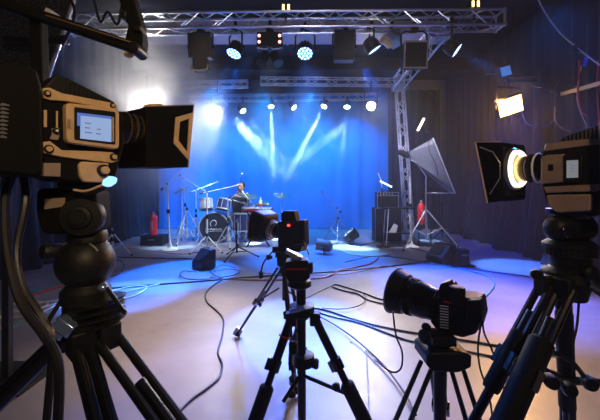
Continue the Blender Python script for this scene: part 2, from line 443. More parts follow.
# double moving head with four red-pink indicators
loc = P(270, 43, 5.45); t = thing('moving_head_lamp', 'black twin moving head with four glowing red dots on its housing', 'stage lamp', loc)
MB().prism([(-.20,.14),(.20,.14),(.215,-.10),(-.215,-.10)], -.1, .12).build('housing', 'black', t, bev=.01)
for x in (-.165, .165):
    for z in (.075, -.025): MB().cyl((x,-.101,z),(x,-.108,z),.024,n=12).build('indicator', 'led_pink', t)
for s in (-1, 1):
    hd = MB(); c = V(s*.1,0,-.25); dd = V(s*.35,-.45,-.8).normalized()
    hd.lathe(c-dd*.12, dd, [(0,.04),(.03,.085),(.2,.095),(.22,.1),(.24,.1)], n=20); hd.build('moving_head', 'black', t)
    MB().cyl(c+dd*.121, c+dd*.124, .085, n=20).build('front_lens', 'glass', t)
    MB().tube([V(s*.02,-.05,-.09), V(s*.05,-.07,-.13), V(s*.14,-.07,-.12), V(s*.2,-.06,-.10)], .009).build('cable_loop', 'cable_white', t)
MB().box((0,0,.2), (.12,.1,.12)).box((0,0,.3),(.05,.07,.12)).build('clamp', 'black', t, bev=.006)
# twin warm lamps on top of the truss
def twin(px, py, Y, label):
    loc = P(px, py, Y); t = thing('twin_lamp', label, 'stage lamp', loc)
    MB().box((0,.03,0), (.19,.1,.13)).build('housing', 'black', t, bev=.01)
    for s in (-1, 1): MB().box((s*.042,-.024,0), (.036,.01,.09)).build('lamp_face', 'led_warm', t)
    MB().cyl((0,.03,-.06),(0,.03,P(0,18,Y).z-loc.z-.02),.015).build('bracket', 'black', t)
    return t
twin(286, 8, 5.4, 'small lamp with two yellow strips on top of the middle of the front truss')
twin(475, 4.5, 5.4, 'small lamp with two yellow strips on top of the right end of the front truss')

# row of small pale lamps on the rearmost truss, with narrow beams
def small(px, py, Y, target, label, power, size, r=.085, face='led_pale', col=(.40,.68,1.0), tilt=0, zt=3.86, group='pale blue lamps on the rearmost truss'):
    loc = P(px, py, Y); t = thing('beam_lamp', label, 'stage lamp', loc, 0, group)
    d, q = aim(loc, target)
    face_d = (Vector(target)-loc).normalized()
    MB().lathe(-d*.22, d, [(0,r*.6),(.03,r*.85),(.18,r),(.2,r*1.1),(.22,r*1.1)], n=20).build('lamp_head', 'black', t)
    MB().sphere(d*.0, r*.95, 16, (1,1,.45), q).build('front_lens', face, t)
    top = zt-loc.z
    MB().tube([V(r*1.2,0,0), V(r*1.2,0,top*.6), V(-r*1.2,0,top*.6), V(-r*1.2,0,0)], .01).cyl((0,0,top*.6),(0,0,top+.03),.02).build('yoke', 'blackmetal', t)
    if power: spot(t, 'beam', loc+d*.06, target, col, power, size, .35, .05)
    return t

small(243, 111, 9.5, (1.2,7.6,0), 'pale blue lamp farthest left on the rearmost truss', 4000, 6)
small(271, 106.5, 9.5, (-.62,8.4,0), 'pale blue lamp throwing a narrow beam straight down, second on the rearmost truss', 26000, 4.5)
small(294, 107.5, 9.5, (3.2,8.2,0), 'middle of the five pale blue lamps on the rearmost truss', 4000, 5)
small(324, 106.5, 9.5, (-1.1,7.8,0), 'pale blue lamp throwing a slanting beam to the left, fourth on the rearmost truss', 26000, 4.5)
small(347, 107, 9.5, (.8,8.0,0), 'pale blue lamp farthest right on the rearmost truss', 4000, 7)
spot(None, 'wide_beam_left', P(232, 116, 9.0), (.9,7.4,.2), (.35,.65,1.0), 14000, 10, .6, .12)
spot(None, 'wide_beam_right', P(357, 117, 9.0), (-2.2,7.6,.4), (.35,.65,1.0), 9000, 8, .6, .12)
# glaring white lamps
def glare(px, py, Y, target, label, power, size=70, r=.10, hz=None):
    loc = P(px, py, Y); t = thing('profile_lamp', label, 'stage lamp', loc, 0)
    d, q = aim(loc, (0,0,1.4))
    MB().lathe(-d*.34, d, [(0,.07),(.03,.11),(.2,.11),(.22,.09),(.34,.115),(.36,.125)], n=24).build('lamp_head', 'black', t)
    MB().sphere(d*.02, r*.98, 20, (1,1,.4), q).build('front_lens', 'led_white', t)
    top = 3.85-loc.z
    MB().tube([V(.15,0,0), V(.15,0,top*.6), V(-.15,0,top*.6), V(-.15,0,0)], .012).cyl((0,0,top*.6),(0,0,top+.02),.02).build('yoke', 'blackmetal', t)
    spot(t, 'beam', loc+d*.12, target, (.95,.90,.88), power, size, .7, .09)
    return t
glare(218, 110, 8.0, (-1.2,2.0,0), 'glaring white lamp left of the row of pale blue lamps', 300, 60, .07)
glare(371, 106, 8.0, (1.2,2.0,0), 'glaring white lamp next to the truss tower', 650, 60)
glare(152, 125, 8.0, (-2.1,3.4,4.0), 'glaring white lamp hidden behind the big lens hood on the left', 1300, 46)
MB_arm = None

# ================================================================== HAZE
def volume(name, label, box, dens, aniso, noise=None, shape='box'):
    (x0,y0,z0),(x1,y1,z1) = box; mb = MB()
    c = V((x0+x1)/2,(y0+y1)/2,(z0+z1)/2); s = V(x1-x0,y1-y0,z1-z0)
    if shape == 'box': mb.box(c, s)
    else: mb.sphere(c, .5, 24, tuple(s))
    m, nt, out = new_mat(name+'_volume')
    v = nt.nodes.new('ShaderNodeVolumeScatter'); v.inputs['Color'].default_value = (.96,.97,1,1); v.inputs['Anisotropy'].default_value = aniso
    v.inputs['Density'].default_value = dens; nt.links.new(v.outputs[0], out.inputs['Volume'])
    if noise:
        tc = nt.nodes.new('ShaderNodeTexCoord'); n = nt.nodes.new('ShaderNodeTexNoise'); n.inputs['Scale'].default_value = noise; n.inputs['Detail'].default_value = 4; n.inputs['Distortion'].default_value = .6
        nt.links.new(tc.outputs['Object'], n.inputs['Vector'])
        mr = nt.nodes.new('ShaderNodeMapRange'); mr.inputs['From Min'].default_value = .42; mr.inputs['From Max'].default_value = .68
        mr.inputs['To Min'].default_value = dens*.25; mr.inputs['To Max'].default_value = dens*1.8
        nt.links.new(n.outputs['Fac'], mr.inputs['Value'])
        last = mr.outputs[0]
        if shape != 'box':   # soft edge of the cloud
            mp = nt.nodes.new('ShaderNodeMapping'); mp.vector_type = 'TEXTURE'; mp.inputs['Location'].default_value = c; mp.inputs['Scale'].default_value = s*.5
            nt.links.new(tc.outputs['Object'], mp.inputs[0])
            ln = nt.nodes.new('ShaderNodeVectorMath'); ln.operation = 'LENGTH'; nt.links.new(mp.outputs[0], ln.inputs[0])
            e = nt.nodes.new('ShaderNodeMapRange'); e.interpolation_type = 'SMOOTHSTEP'
            e.inputs['From Min'].default_value = 1.0; e.inputs['From Max'].default_value = .2; e.inputs['To Min'].default_value = 0; e.inputs['To Max'].default_value = 1
            nt.links.new(ln.outputs['Value'], e.inputs['Value'])
            mu = nt.nodes.new('ShaderNodeMath'); mu.operation = 'MULTIPLY'; nt.links.new(last, mu.inputs[0]); nt.links.new(e.outputs[0], mu.inputs[1]); last = mu.outputs[0]
        nt.links.new(last, v.inputs['Density'])
    o = mb.build(name, m); tag(o, label, name.split('_')[-1], kind='stuff')
    return o
volume('theatre_smoke', 'pale billowing smoke cloud lit from behind at upper left', ((-4.6,4.4,.5),(-1.4,9.8,5.6)), .95, .3, .95, 'ball')

volume('drifting_fog', 'soft pale blue fog glowing in the beams above the drums', ((-2.6,7.3,1.3),(2.0,10.15,4.3)), .36, .3, 1.1, 'ball')
# ================================================================== CAMERAS AND TRIPODS
def loft(mb, secs, close=False):
    n = len(secs[0]); vs = [p for s in secs for p in s]; m = len(secs)
    fs = [(i*n+k, i*n+(k+1) % n, ((i+1) % m)*n+(k+1) % n, ((i+1) % m)*n+k) for i in range(m if close else m-1) for k in range(n)]
    if not close: fs += [tuple(range(n-1,-1,-1)), tuple((m-1)*n+k for k in range(n))]
    return mb.add(vs, fs)
def through(c, px, py, Yq, spread=None):
    """foot on the floor of a leg that starts at c and passes the given place at depth Yq"""
    q = P(px, py, Yq); t = c.z/(c.z-q.z); return c+(q-c)*t
def leg(parent, a, b, style='tele', r=.014, grip=None, lock='blackmetal', f=.5, m='blackmetal', gap=.05):
    """a, b in the thing's own space"""
    a, b = Vector(a), Vector(b); d = (b-a); L = d.length; d.normalize(); u, w = basis(d)
    mb = MB()
    if style == 'twin':
        for s in (-1, 1): mb.cyl(a+u*gap/2*s, a+d*L*f+u*gap/2*s, r*.62, n=10)
        mb.cyl(a+d*L*(f-.14), b, r*.8, r*.7, n=12)
    else:
        mb.cyl(a, a+d*L*f, r, n=14); mb.cyl(a+d*L*f, a+d*L*.8, r*.8, n=12); mb.cyl(a+d*L*.8, b, r*.62, n=12)
    lg = mb.build('leg', m, parent)
    lk = MB(); lk2 = None
    if style == 'twin':
        lk.box(a+d*L*f, (gap+.03, .035, .06), Matrix((u, w, d)).transposed())
        lk.cyl(a+d*L*f+w*.02, a+d*L*f+w*.045, .014, n=12)
    else:
        for q in (f, .8):
            if q == .8: lk2 = lk; lk = MB()
            lk.cyl(a+d*(L*q-.03), a+d*(L*q+.02), r*1.35, n=14); lk.box(a+d*L*q+w*r*1.5, (.012,.02,.05), Matrix((u, w, d)).transposed())
    for z_ in (lk, lk2):
        if z_: z_.build('leg_lock', 'blackgloss', lg, bev=.002)
    if grip:
        MB().lathe(a+d*L*grip[0], d, [(0,r*1.2),(.01,grip[2]),(L*(grip[1]-grip[0])-.01,grip[2]),(L*(grip[1]-grip[0]),r*1.2)], n=16).build('foam_grip', 'rubber', lg)
    MB().lathe(b+V(0,0,0)-d*.02, V(0,0,-1), [(-.03,r*.9),(0,r*1.5),(b.z+abs(d.z)*0+.02-.004 if False else .012,r*1.6)], n=14).build('rubber_foot', 'rubber', lg)
    return lg

# ------------------------------------------------ big camera at left
Fr = Frame((P(85,0,.86).x, .86, 0), 54)
cam1 = thing('video_camera', 'large bronze and black broadcast camera on the left with a lit menu screen', 'camera', Fr.o, Fr.a)
T1 = cam1
def pr(fr, pts, o0, o1): return MB().prism(fr.poly(pts, o0), o0, o1)
pr(Fr, [(36,92),(60,93),(116,107),(124,116),(125,142),(121,160),(113,184),(60,181),(48,176),(36,172)], 0, .13).build('body', 'matteblack', cam1, bev=.006)
pr(Fr, [(-60,62),(22,62),(38,70),(43,88),(44,170),(36,177),(-60,168)], -.035, .15).build('rear_module', 'matteblack', cam1, bev=.008)
v = MB()
for k in range(9): v.prism(Fr.poly([(0,104+k*4),(2,103+k*4),(9-k*.3,105+k*4),(9-k*.3,106.2+k*4),(0,105.6+k*4)], -.035), -.038, -.03)
v.build('vent_grille', 'steelgrey', cam1)
pr(Fr, [(43,89),(56,74),(66,77),(115,102),(113,107),(60,98)], .015, .11).build('top_handle', 'black', cam1, bev=.003)
v = MB()
for k in range(11):
    x = 66+k*4.2; y = 79.5+k*2.15; v.prism(Fr.poly([(x,y),(x+1.6,y+.8),(x+1.6,96+k*.75),(x,95.5+k*.75)], .015), .010, .017)
hd = [c for c in cam1.children if c.name.startswith('top_handle')][0]
v.build('handle_ribs', 'rubber', hd)
rl = pr(Fr, [(43,88),(50,87.5),(62,93),(108,102),(115,103),(117,107),(113,110),(66,101),(50,100),(44,98)], -.008, .03).build('top_rail', 'tan', cam1, bev=.002)
for a in ((47,93.5),(112.5,105.5)):
    p = Fr.at(*a, -.008); MB().cyl(p, p+V(0,-.004,0), .0075, n=16).build('screw_ring', 'black', rl)
    MB().cyl(p+V(0,-.004,0), p+V(0,-.007,0), .004, n=12).build('screw_head', 'tan', rl)
rl = pr(Fr, [(43,142),(50,141),(62,150),(112,152),(118,155),(118,161),(112,163),(62,157),(44,153)], -.008, .02).build('lower_rail', 'tan', cam1, bev=.002)
for a in ((48.5,149),(113.5,157)):
    p = Fr.at(*a, -.008); MB().cyl(p, p+V(0,-.004,0), .010, n=16).build('screw_ring', 'black', rl)
    MB().cyl(p+V(0,-.004,0), p+V(0,-.008,0), .0065, n=12).build('screw_head', 'tan', rl)
pr(Fr, [(42,163),(61,163),(61,177),(42,176)], -.006, .01).build('side_plate', 'taupe', cam1, bev=.002)
q = pr(Fr, [(79,165),(82,161.5),(109,163),(109,180),(106,183),(84,182),(80,176)], -.012, .01).build('knob_plate', 'tan', cam1, bev=.004)
p = Fr.at(103,170.5,-.012); MB().lathe(p, (0,-1,0), [(0,.016),(.008,.016),(.009,.012)], n=24).build('focus_knob', 'black', q)
MB().lathe(p, (0,-1,0), [(.009,.0105),(.016,.0105),(.018,.008)], n=20).build('knob_cap', 'tan', q)
pr(Fr, [(44,110),(47,110),(47,127),(44,127)], -.003, .002).build('trim_strip', 'tan', cam1)
q = pr(Fr, [(56.2,111),(58,111),(58,128),(56.2,128)], -.003, .002).build('slider_track', 'tan', cam1)
pr(Fr, [(52,128),(59.5,128),(60,134),(58,140),(50,139),(52,134)], -.003, .002).build('switch_plate', 'taupe', cam1)
p = Fr.at(56,131,-.003); MB().lathe(p, (0,-1,0), [(0,.008),(.006,.007),(.007,.003)], n=16).build('switch_button', 'black', cam1)
MB().cyl(p+V(0,-.007,0), p+V(0,-.009,0), .003, n=10).build('switch_dot', 'white', cam1)
# screen housing
def rounded_px(pts, r, n=4):
    out = []; m = len(pts)
    for i, p in enumerate(pts):
        a = Vector(pts[i-1]); p = Vector(p); b = Vector(pts[(i+1) % m])
        da = (a-p).normalized()*r; db = (b-p).normalized()*r
        for k in range(n+1):
            t = k/n; out.append(tuple((p+da)*(1-t)**2+p*2*t*(1-t)+(p+db)*t*t))
    return out
q = pr(Fr, rounded_px([(66,102.5),(119.5,108.5),(119.5,149.5),(67,142.5)], 5), -.022, .004).build('screen_housing', 'tan', cam1, bev=.003)
s1 = pr(Fr, rounded_px([(74.5,107),(115.5,112),(115.5,144.5),(74.5,139.5)], 1.5), -.024, -.018).build('screen_bezel', 'black', q)
pr(Fr, [(77.5,112.5),(111.5,116.5),(111.5,142),(80.5,138.5),(80.5,126),(77.5,125.6)], -.0255, -.022).build('screen', 'lcd', q)
b = MB(); b.prism(Fr.poly([(77.5,112.5),(111.5,116.5),(111.5,119),(77.5,115.2)], -.026), -.0262, -.0250)
b.prism(Fr.poly([(77.5,115.2),(80.5,115.6),(80.5,126),(77.5,125.6)], -.026), -.0262, -.0250); b.build('menu_bar', 'lcd_bar', q)
b = MB()
for x, y, l in ((85,122.3,6),(85,127,5),(97,128.6,4),(85,131.6,7),(96,133,5)): b.prism(Fr.poly([(x,y),(x+l,y+l*.12),(x+l,y+1.1+l*.12),(x,y+1.1)], -.026), -.0262, -.0250)
b.build('menu_text', 'lcd_line', q)
pr(Fr, [(112.6,117),(114,117.2),(114,141.5),(112.6,141.3)], -.026, -.022).build('bezel_strip', 'tan', q)
pr(Fr, [(68,119),(70.5,119.4),(70.5,128),(68,127.7)], -.025, -.02).build('housing_button', 'taupe', q)
# lens
x0, zc = Fr.hit(119,127,.045); o = V(x0,.045,zc)
X = lambda px: Fr.hit(px,127,.045)[0]-x0
ln = MB().lathe(o, (1,0,0), [(-.01,.044),(X(124),.046),(X(125),.040),(X(128),.042),(X(140),.040),(X(150),.038),(X(156),.037)], n=40).build('lens', 'lens', cam1)
for k, (a_, b_, r_, m_) in enumerate(((123.5,125,.048,'bronze'),(130,132.5,.0435,'bronze'),(136.5,137.8,.0425,'bronze'),(144,155,.0395,'bronze'))):
    MB().lathe(o, (1,0,0), [(X(a_),r_-.003),(X(a_)+.001,r_),(X(b_)-.001,r_),(X(b_),r_-.003)], n=40).build('lens_ring', m_, ln)
rb = MB()
for k in range(36):
    a = 2*PI*k/36
    for xa, xb, rr in ((125.3,129.6,.0415),(133,136,.042),(138.5,143.2,.0405)):
        rb.box(o+V((X(xa)+X(xb))/2, math.cos(a)*rr, math.sin(a)*rr), (X(xb)-X(xa), .0035,.0035), Matrix.Rotation(-a+PI/2, 3, 'X'))
rb.build('grip_ribs', 'rubber', ln)
# matte box
def hood(fr, small, large, nf, ff, cam, nfs=None, ffs=None, th=.004, m='black'):
    """small/large: (top px, bottom px) of the near edge, near/far offsets"""
    def sec(tb, n_, f_, g=0):
        (tx,tz),(bx,bz) = fr.hit(*tb[0], n_), fr.hit(*tb[1], n_); s = 1 if f_ > n_ else -1
        return [V(tx,n_+s*g,tz-g), V(tx,f_-s*g,tz-g), V(bx,f_-s*g,bz+g), V(bx,n_+s*g,bz+g)]
    nfs = nf if nfs is None else nfs; ffs = ff if ffs is None else ffs
    mb = MB(); loft(mb, [sec(small,nfs,ffs), sec(large[0],nf,ff), sec(large[1],nf,ff), sec(large[1],nf,ff,th), sec(large[0],nf,ff,th), sec(small,nfs,ffs,th)], close=True)
    return mb.build('lens_hood', 'matteblack', cam, bev=.0015)
hd = hood(Fr, [(140,110),(140,162)], [[(146,106.5),(146,167)], [(194,105),(188,167.5)]], .0, .17, cam1, .03, .15)
fr_ = MB(); o_ = Fr.poly([(192.5,112.5),(175,117.5),(173,143.5),(188,161)], .0); i_ = Fr.poly([(188.5,118.5),(179,122),(177.5,140.5),(186.5,152.5)], .0)
loft(fr_, [[V(x,-.0005,z) for x, z in o_], [V(x,-.006,z) for x, z in o_], [V(x,-.006,z) for x, z in i_], [V(x,-.0005,z) for x, z in i_]], close=True)
fr_.build('hood_frame', 'tan', hd, bev=.001)
e = MB(); p = [Fr.at(194,105,.0), Fr.at(188,167.5,.0)]; e.tube(p, .0022, 6); e.tube([Fr.at(146,106.3,.0), Fr.at(194,104.9,.0)], .0018, 6); e.build('hood_edge', 'taupe', hd)
pr(Fr, [(150,103.5),(162,103.5),(163,106.5),(149,106.5)], .02, .06).build('hood_latch', 'tan', hd)

# tripod under it, with its tilt head
def tri_root(name, label, x, y, group=None): return thing(name, label, 'tripod', (x, y, 0), 0, group)
c1 = P(86,300,.93); t1 = tri_root('tripod', 'heavy black tripod with twin-tube legs under the left broadcast camera', c1.x, c1.y)
L1 = lambda px, py, Y=.93: P(px,py,Y)-V(c1.x, c1.y, 0)
def tp(pts, y0, y1, Y=.93):
    mb = MB(); return mb.prism([(L1(a,b,Y).x, L1(a,b,Y).z) for a, b in pts], y0, y1)
hb = tp(rounded_px([(50,188),(106,188),(108,230),(56,232),(50,214)], 7), -.05, .02).build('pan_head', 'matteblack', t1, bev=.006)
tp([(59,198),(78,197),(78,205),(59,208)], -.053, -.045).build('name_plate', 'taupe', hb)
p = L1(92,215,.93)
MB().lathe(p+V(0,-.03,0), (0.25,-1,0), [(0,.052),(.028,.052),(.034,.048),(.036,.03),(.044,.028),(.046,.020),(.050,.018)], n=36).build('tilt_drum', 'black', hb)
MB().tube(spline([L1(74,190,.86), L1(86,191,.85), L1(100,186,.85), L1(110,182,.85)], 6), .0035).build('release_lever', 'tan', hb)
MB().tube(spline([L1(80,193,.86), L1(92,193.5,.85), L1(104,189,.85), L1(112,182,.85)], 6), .0025).build('release_lever', 'black', hb)
q = MB(); q.prism([(L1(a,b,.85).x, L1(a,b,.85).z) for a, b in [(107,180),(113,176),(118,178),(117,183),(111,187),(106,185)]], -.10, -.08); q.build('lever_tip', 'blueglint', hb, bev=.003)
MB().lathe(L1(84,183), (0,0,-1), [(-.012,.055),(.0,.06),(.012,.06),(.02,.05)], n=28).build('quick_release_plate', 'blackmetal', t1, bev=.001)
MB().lathe(L1(88,230), (0,0,-1), [(0,.045),(.012,.05),(.03,.05)], n=28).build('neck', 'black', t1)
bl = MB().sphere(L1(86,262), .074, 36, (1,1,1)).build('levelling_ball', 'black', t1)
MB().tube([L1(86,262)+V(math.cos(a)*.066,-.035,math.sin(a)*.066) for a in [math.radians(k) for k in range(35, 130, 6)]], .0022).build('chrome_arc', 'alu', bl)
MB().lathe(L1(62,252)+V(0,.02,0), (-.5,-.8,.1), [(0,.02),(.05,.024),(.06,.02)], n=20).build('brake_knob', 'black', t1)
MB().lathe(L1(86,282), (0,0,-1), [(0,.045),(.02,.062),(.05,.062),(.055,.056),(.085,.056),(.09,.068),(.125,.070),(.13,.05),(.17,.045)], n=36).build('bowl', 'black', t1)
rg = MB()
for k in range(4): rg.lathe(L1(98,300+k*7), (.2,0,-1), [(0,.066),(.002,.07),(.006,.07),(.008,.066)], n=32)
rg.build('bowl_ring', 'blackmetal', t1)
MB().sphere(L1(103,287,.88), .014, 14, (1,1,.7)).build('lock_lever', 'bluelever', t1)
ct = V(0,0,L1(86,330).z)
for (ax, ay, off) in ((0,400,V(-.05,-.02,-.01)), (97,400,V(.02,-.05,-.01)), (152,400,V(.06,-.01,-.01))):
    a = ct+off; Yq = {0:.84, 97:.80, 152:.84}[ax]
    f = through(a+V(c1.x,c1.y,0), ax, ay, Yq)-V(c1.x,c1.y,0); f.z = .02
    l = leg(t1, a, f, 'twin', {0:.030,97:.024,152:.019}[ax], f={0:.40,97:.45,152:.24}[ax], gap={0:.045,97:.03,152:.055}[ax])
    MB().box(a, (.06,.06,.07), Matrix.Rotation(math.atan2(f.y-a.y, f.x-a.x), 3, 'Z')).build('leg_hinge', 'black', l, bev=.006)
MB().tube([L1(64,296), L1(45,326,.88)], .006).build('brace', 'blackmetal', t1)
MB().tube([L1(107,288,.88), L1(126,314,.86)], .006).build('brace', 'blackmetal', t1)
q = MB(); q.box(L1(66,326,.86), (.05,.03,.035), Matrix.Rotation(.6,3,'Y')); q.box(L1(57,333,.86), (.04,.02,.02), Matrix.Rotation(.6,3,'Y')); q.build('leg_release', 'bluelever', t1, bev=.004)

# ------------------------------------------------ big camera at right
Fr = Frame((P(560,0,1.05).x, 1.05, 0), 122)
cam2 = thing('video_camera', 'large brown and black broadcast camera on the right with a glowing reflection round its lens rim', 'camera', Fr.o, Fr.a)
pr(Fr, [(541,152),(546,146),(600,140),(660,136),(660,212),(600,212),(560,213),(546,204),(541,186)], 0, -.14).build('body', 'black', cam2, bev=.006)
pr(Fr, [(540.5,158),(546,155),(564,154),(564,182),(542,184),(540.5,180)], .008, -.02).build('front_panel', 'taupe', cam2, bev=.003)
pr(Fr, [(548,164.5),(553,164.3),(553,170.5),(548,170.7)], .010, .005).build('panel_hatch', 'black', cam2)
q = pr(Fr, [(563,155),(582,154),(582,182),(563,182)], .012, -.01).build('screen_bezel', 'black', cam2, bev=.002)
pr(Fr, [(566.5,160.5),(578,160),(578,177.5),(566.5,178)], .0135, .010).build('screen', 'lcd_small', q)
b = MB()
for y in (165,168,171): b.prism(Fr.poly([(571,y),(574.5,y-.1),(574.5,y+.9),(571,y+1)], .014), .0142, .0134)
b.build('screen_text', 'lcd_line', q)
pr(Fr, [(543,187),(600,184),(660,182),(660,188),(600,191),(546,193)], .010, -.01).build('lower_rail', 'taupe', cam2, bev=.002)
pr(Fr, rounded_px([(545,195),(592,194),(591,211),(556,213),(548,206)], 4), .014, -.05).build('grip_block', 'taupe', cam2, bev=.005)
pr(Fr, [(544,150),(545,144),(566,141),(600,138),(660,135),(660,140),(600,144),(546,151)], .004, -.12).build('top_rail', 'taupe', cam2, bev=.002)
q = pr(Fr, [(556,143),(566,136),(600,124),(660,108),(660,139),(600,141)], -.02, -.12).build('top_handle', 'black', cam2, bev=.003)
v = MB()
for k in range(12):
    x = 566+k*4; v.prism(Fr.poly([(x,137-k*1.35),(x+1.4,136.6-k*1.35),(x+1.4,141.5-k*.2),(x,141.7-k*.2)], -.02), -.014, -.022)
v.build('handle_ribs', 'steelgrey', q)
pr(Fr, [(598,120),(680,110),(680,220),(598,215)], .05, -.15).build('rear_module', 'matteblack', cam2, bev=.01)
x0, zc = Fr.hit(541,168,-.05); o = V(x0,-.05,zc); X = lambda px: Fr.hit(px,168,-.05)[0]-x0
ln = MB().lathe(o, (1,0,0), [(-.01,.050),(X(536),.050),(X(535),.046),(X(531),.046),(X(530),.044),(X(512),.044),(X(505),.046)], n=40).build('lens', 'lens', cam2)
MB().lathe(o, (1,0,0), [(X(540),.051),(X(539.5),.053),(X(538.6),.053),(X(538),.051)], n=40).build('lens_ring', 'white', ln)
MB().lathe(o, (1,0,0), [(X(529),.043),(X(528.5),.0455),(X(516),.0455),(X(515),.043)], n=40).build('lens_ring', 'bronze', ln)
rb = MB()
for k in range(40):
    a = 2*PI*k/40; rb.box(o+V((X(531)+X(536))/2, math.cos(a)*.047, math.sin(a)*.047), (X(531)-X(536), .004,.004), Matrix.Rotation(-a+PI/2, 3, 'X'))
rb.build('grip_ribs', 'rubber', ln)
# lens rim reflection painted as a glowing ring, with its grey back ring
rx = X(517)
MB().lathe(o, (1,0,0), [(rx,.050),(rx-.004,.074),(rx+.010,.078),(rx+.014,.050)], n=44).build('ring_mount', 'steelgrey', cam2)
MB().tube([o+V(rx-.006, math.cos(t)*.061, math.sin(t)*.061) for t in [math.radians(k) for k in range(-65, 246, 8)]], .0052, 10).build('rim_glow', 'ring', cam2) if False else None
MB().tube([o+V(rx-.008, math.cos(2*PI*k/40)*.061, math.sin(2*PI*k/40)*.061) for k in range(40)], .0046, 10, closed=True).build('rim_glow', 'ring', cam2)
hd = hood(Fr, [(503,146),(503,197)], [[(500,142),(500,201)], [(475.5,142),(487.5,203)]], .035, -.14, cam2, .03, -.13)
bk = MB(); m_ = 32; sx = Fr.hit(503,170,.03)[0]+.002
zt1, zt2 = Fr.hit(503,146,.03)[1], Fr.hit(503,197,.03)[1]; vo = []; vi = []
for k in range(m_):
    a_ = 2*PI*k/m_; cy, sy = math.cos(a_), math.sin(a_); q_ = 1/max(abs(cy), abs(sy))
    vo.append(V(sx, -.05+cy*q_*.08, (zt1+zt2)/2+sy*q_*(zt1-zt2)/2)); vi.append(V(sx, -.05+cy*.048, zc+sy*.048))
bk.add(vo+vi, [(k, (k+1) % m_, m_+(k+1) % m_, m_+k) for k in range(m_)]); bk.build('hood_back', 'black', hd, solid=.003)
e = MB(); e.tube([Fr.at(475.5,142,.035), Fr.at(487.5,203,.035)], .0028, 6); e.tube([Fr.at(475.5,142,.035), Fr.at(500,142,.035)], .0018, 6); e.build('hood_edge', 'tan', hd)
fr_ = MB(); fr_.tube([Fr.at(*a, .037) for a in ((480,147),(493,152),(500,163),(500,178),(490,194))], .0018, 6); fr_.build('hood_frame', 'alu', hd)
# tripod for the right camera
c2 = P(570,275,1.08); t2 = tri_root('tripod', 'tall black tripod with knobs and a pan handle under the right broadcast camera', c2.x, c2.y)
L2 = lambda px, py, Y=1.08: P(px,py,Y)-V(c2.x, c2.y, 0)
MB().lathe(L2(572,212), (0,0,-1), [(-.01,.07),(.006,.07),(.01,.05),(.02,.045)], n=30).build('quick_release_plate', 'blackmetal', t2)
hb = MB().lathe(L2(550,228)+V(0,-.01,0), (1,.15,0), [(-.016,.010),(-.012,.024),(0,.036),(.02,.042),(.10,.044),(.125,.040),(.135,.02)], n=32).build('pan_head', 'black', t2)
MB().lathe(L2(556,229)+V(0,-.045,0), (0,-1,0), [(0,.02),(.012,.022),(.016,.018)], n=20).build('tilt_knob', 'blackgloss', hb)
MB().lathe(L2(570,240), (0,0,-1), [(0,.06),(.012,.076),(.02,.076),(.024,.066),(.05,.064),(.055,.058),(.085,.054),(.09,.06),(.10,.078),(.125,.082),(.13,.06),(.19,.045)], n=36).build('bowl', 'black', t2)
rb = MB()
for k in range(30):
    a = 2*PI*k/30; rb.box(L2(570,250)+V(math.cos(a)*.066, math.sin(a)*.066, 0), (.006,.006,.03), Matrix.Rotation(a,3,'Z'))
rb.build('bowl_ribs', 'rubber', t2)
ct = V(0,0,L2(570,284).z)
for (ax, ay, off, Yq, ff) in ((486,399,V(-.085,-.01,0),1.04,.22),(516,400,V(-.055,-.05,0),.94,.22),(567,400,V(.0,.03,0),1.16,.55)):
    a = ct+off; f = through(a+V(c2.x,c2.y,0), ax, ay, Yq)-V(c2.x,c2.y,0); f.z = .02
    l = leg(t2, a, f, 'twin', .019, f=ff, gap=.04, grip={486:(.14,.31,.026),516:(.13,.5,.034),567:(.1,.45,.026)}[ax])
    MB().box(a, (.05,.05,.07), Matrix.Rotation(math.atan2(f.y-a.y, f.x-a.x), 3, 'Z')).build('leg_hinge', 'black', l, bev=.006)
MB().lathe(L2(538,275,1.04), (-.6,-.6,.2), [(0,.014),(.02,.018),(.03,.014)], n=16).build('leg_knob', 'black', t2)
ph = MB().tube([L2(588,276,1.02), L2(596,287,.96), L2(640,318,.80)], .008).build('pan_handle', 'blackmetal', t2)
MB().lathe(L2(584,272,1.02), (.3,-1,0), [(0,.02),(.02,.026),(.03,.02)], n=18).build('handle_knob', 'black', ph)
MB().tube([L2(595,287,.96), L2(640,318,.80)], .014, 12).build('handle_grip', 'rubber', ph)
sp = MB().tube([L2(546,372,1.05), L2(566,380,1.12), L2(620,384,1.10)], .013, 12).build('spreader', 'blackmetal', t2)
for a, Y_ in (((548,378),1.0),((566,386),1.05),((586,380),1.05)):
    MB().lathe(L2(*a,Y_), (-.2,-1,0), [(0,.018),(.02,.022),(.032,.018)], n=18).build('spreader_knob', 'black', sp)
MB().tube(spline([L2(553,352,1.05), L2(572,362,1.03), L2(585,378,1.0)], 6), .007).build('spreader_arm', 'blackmetal', sp)

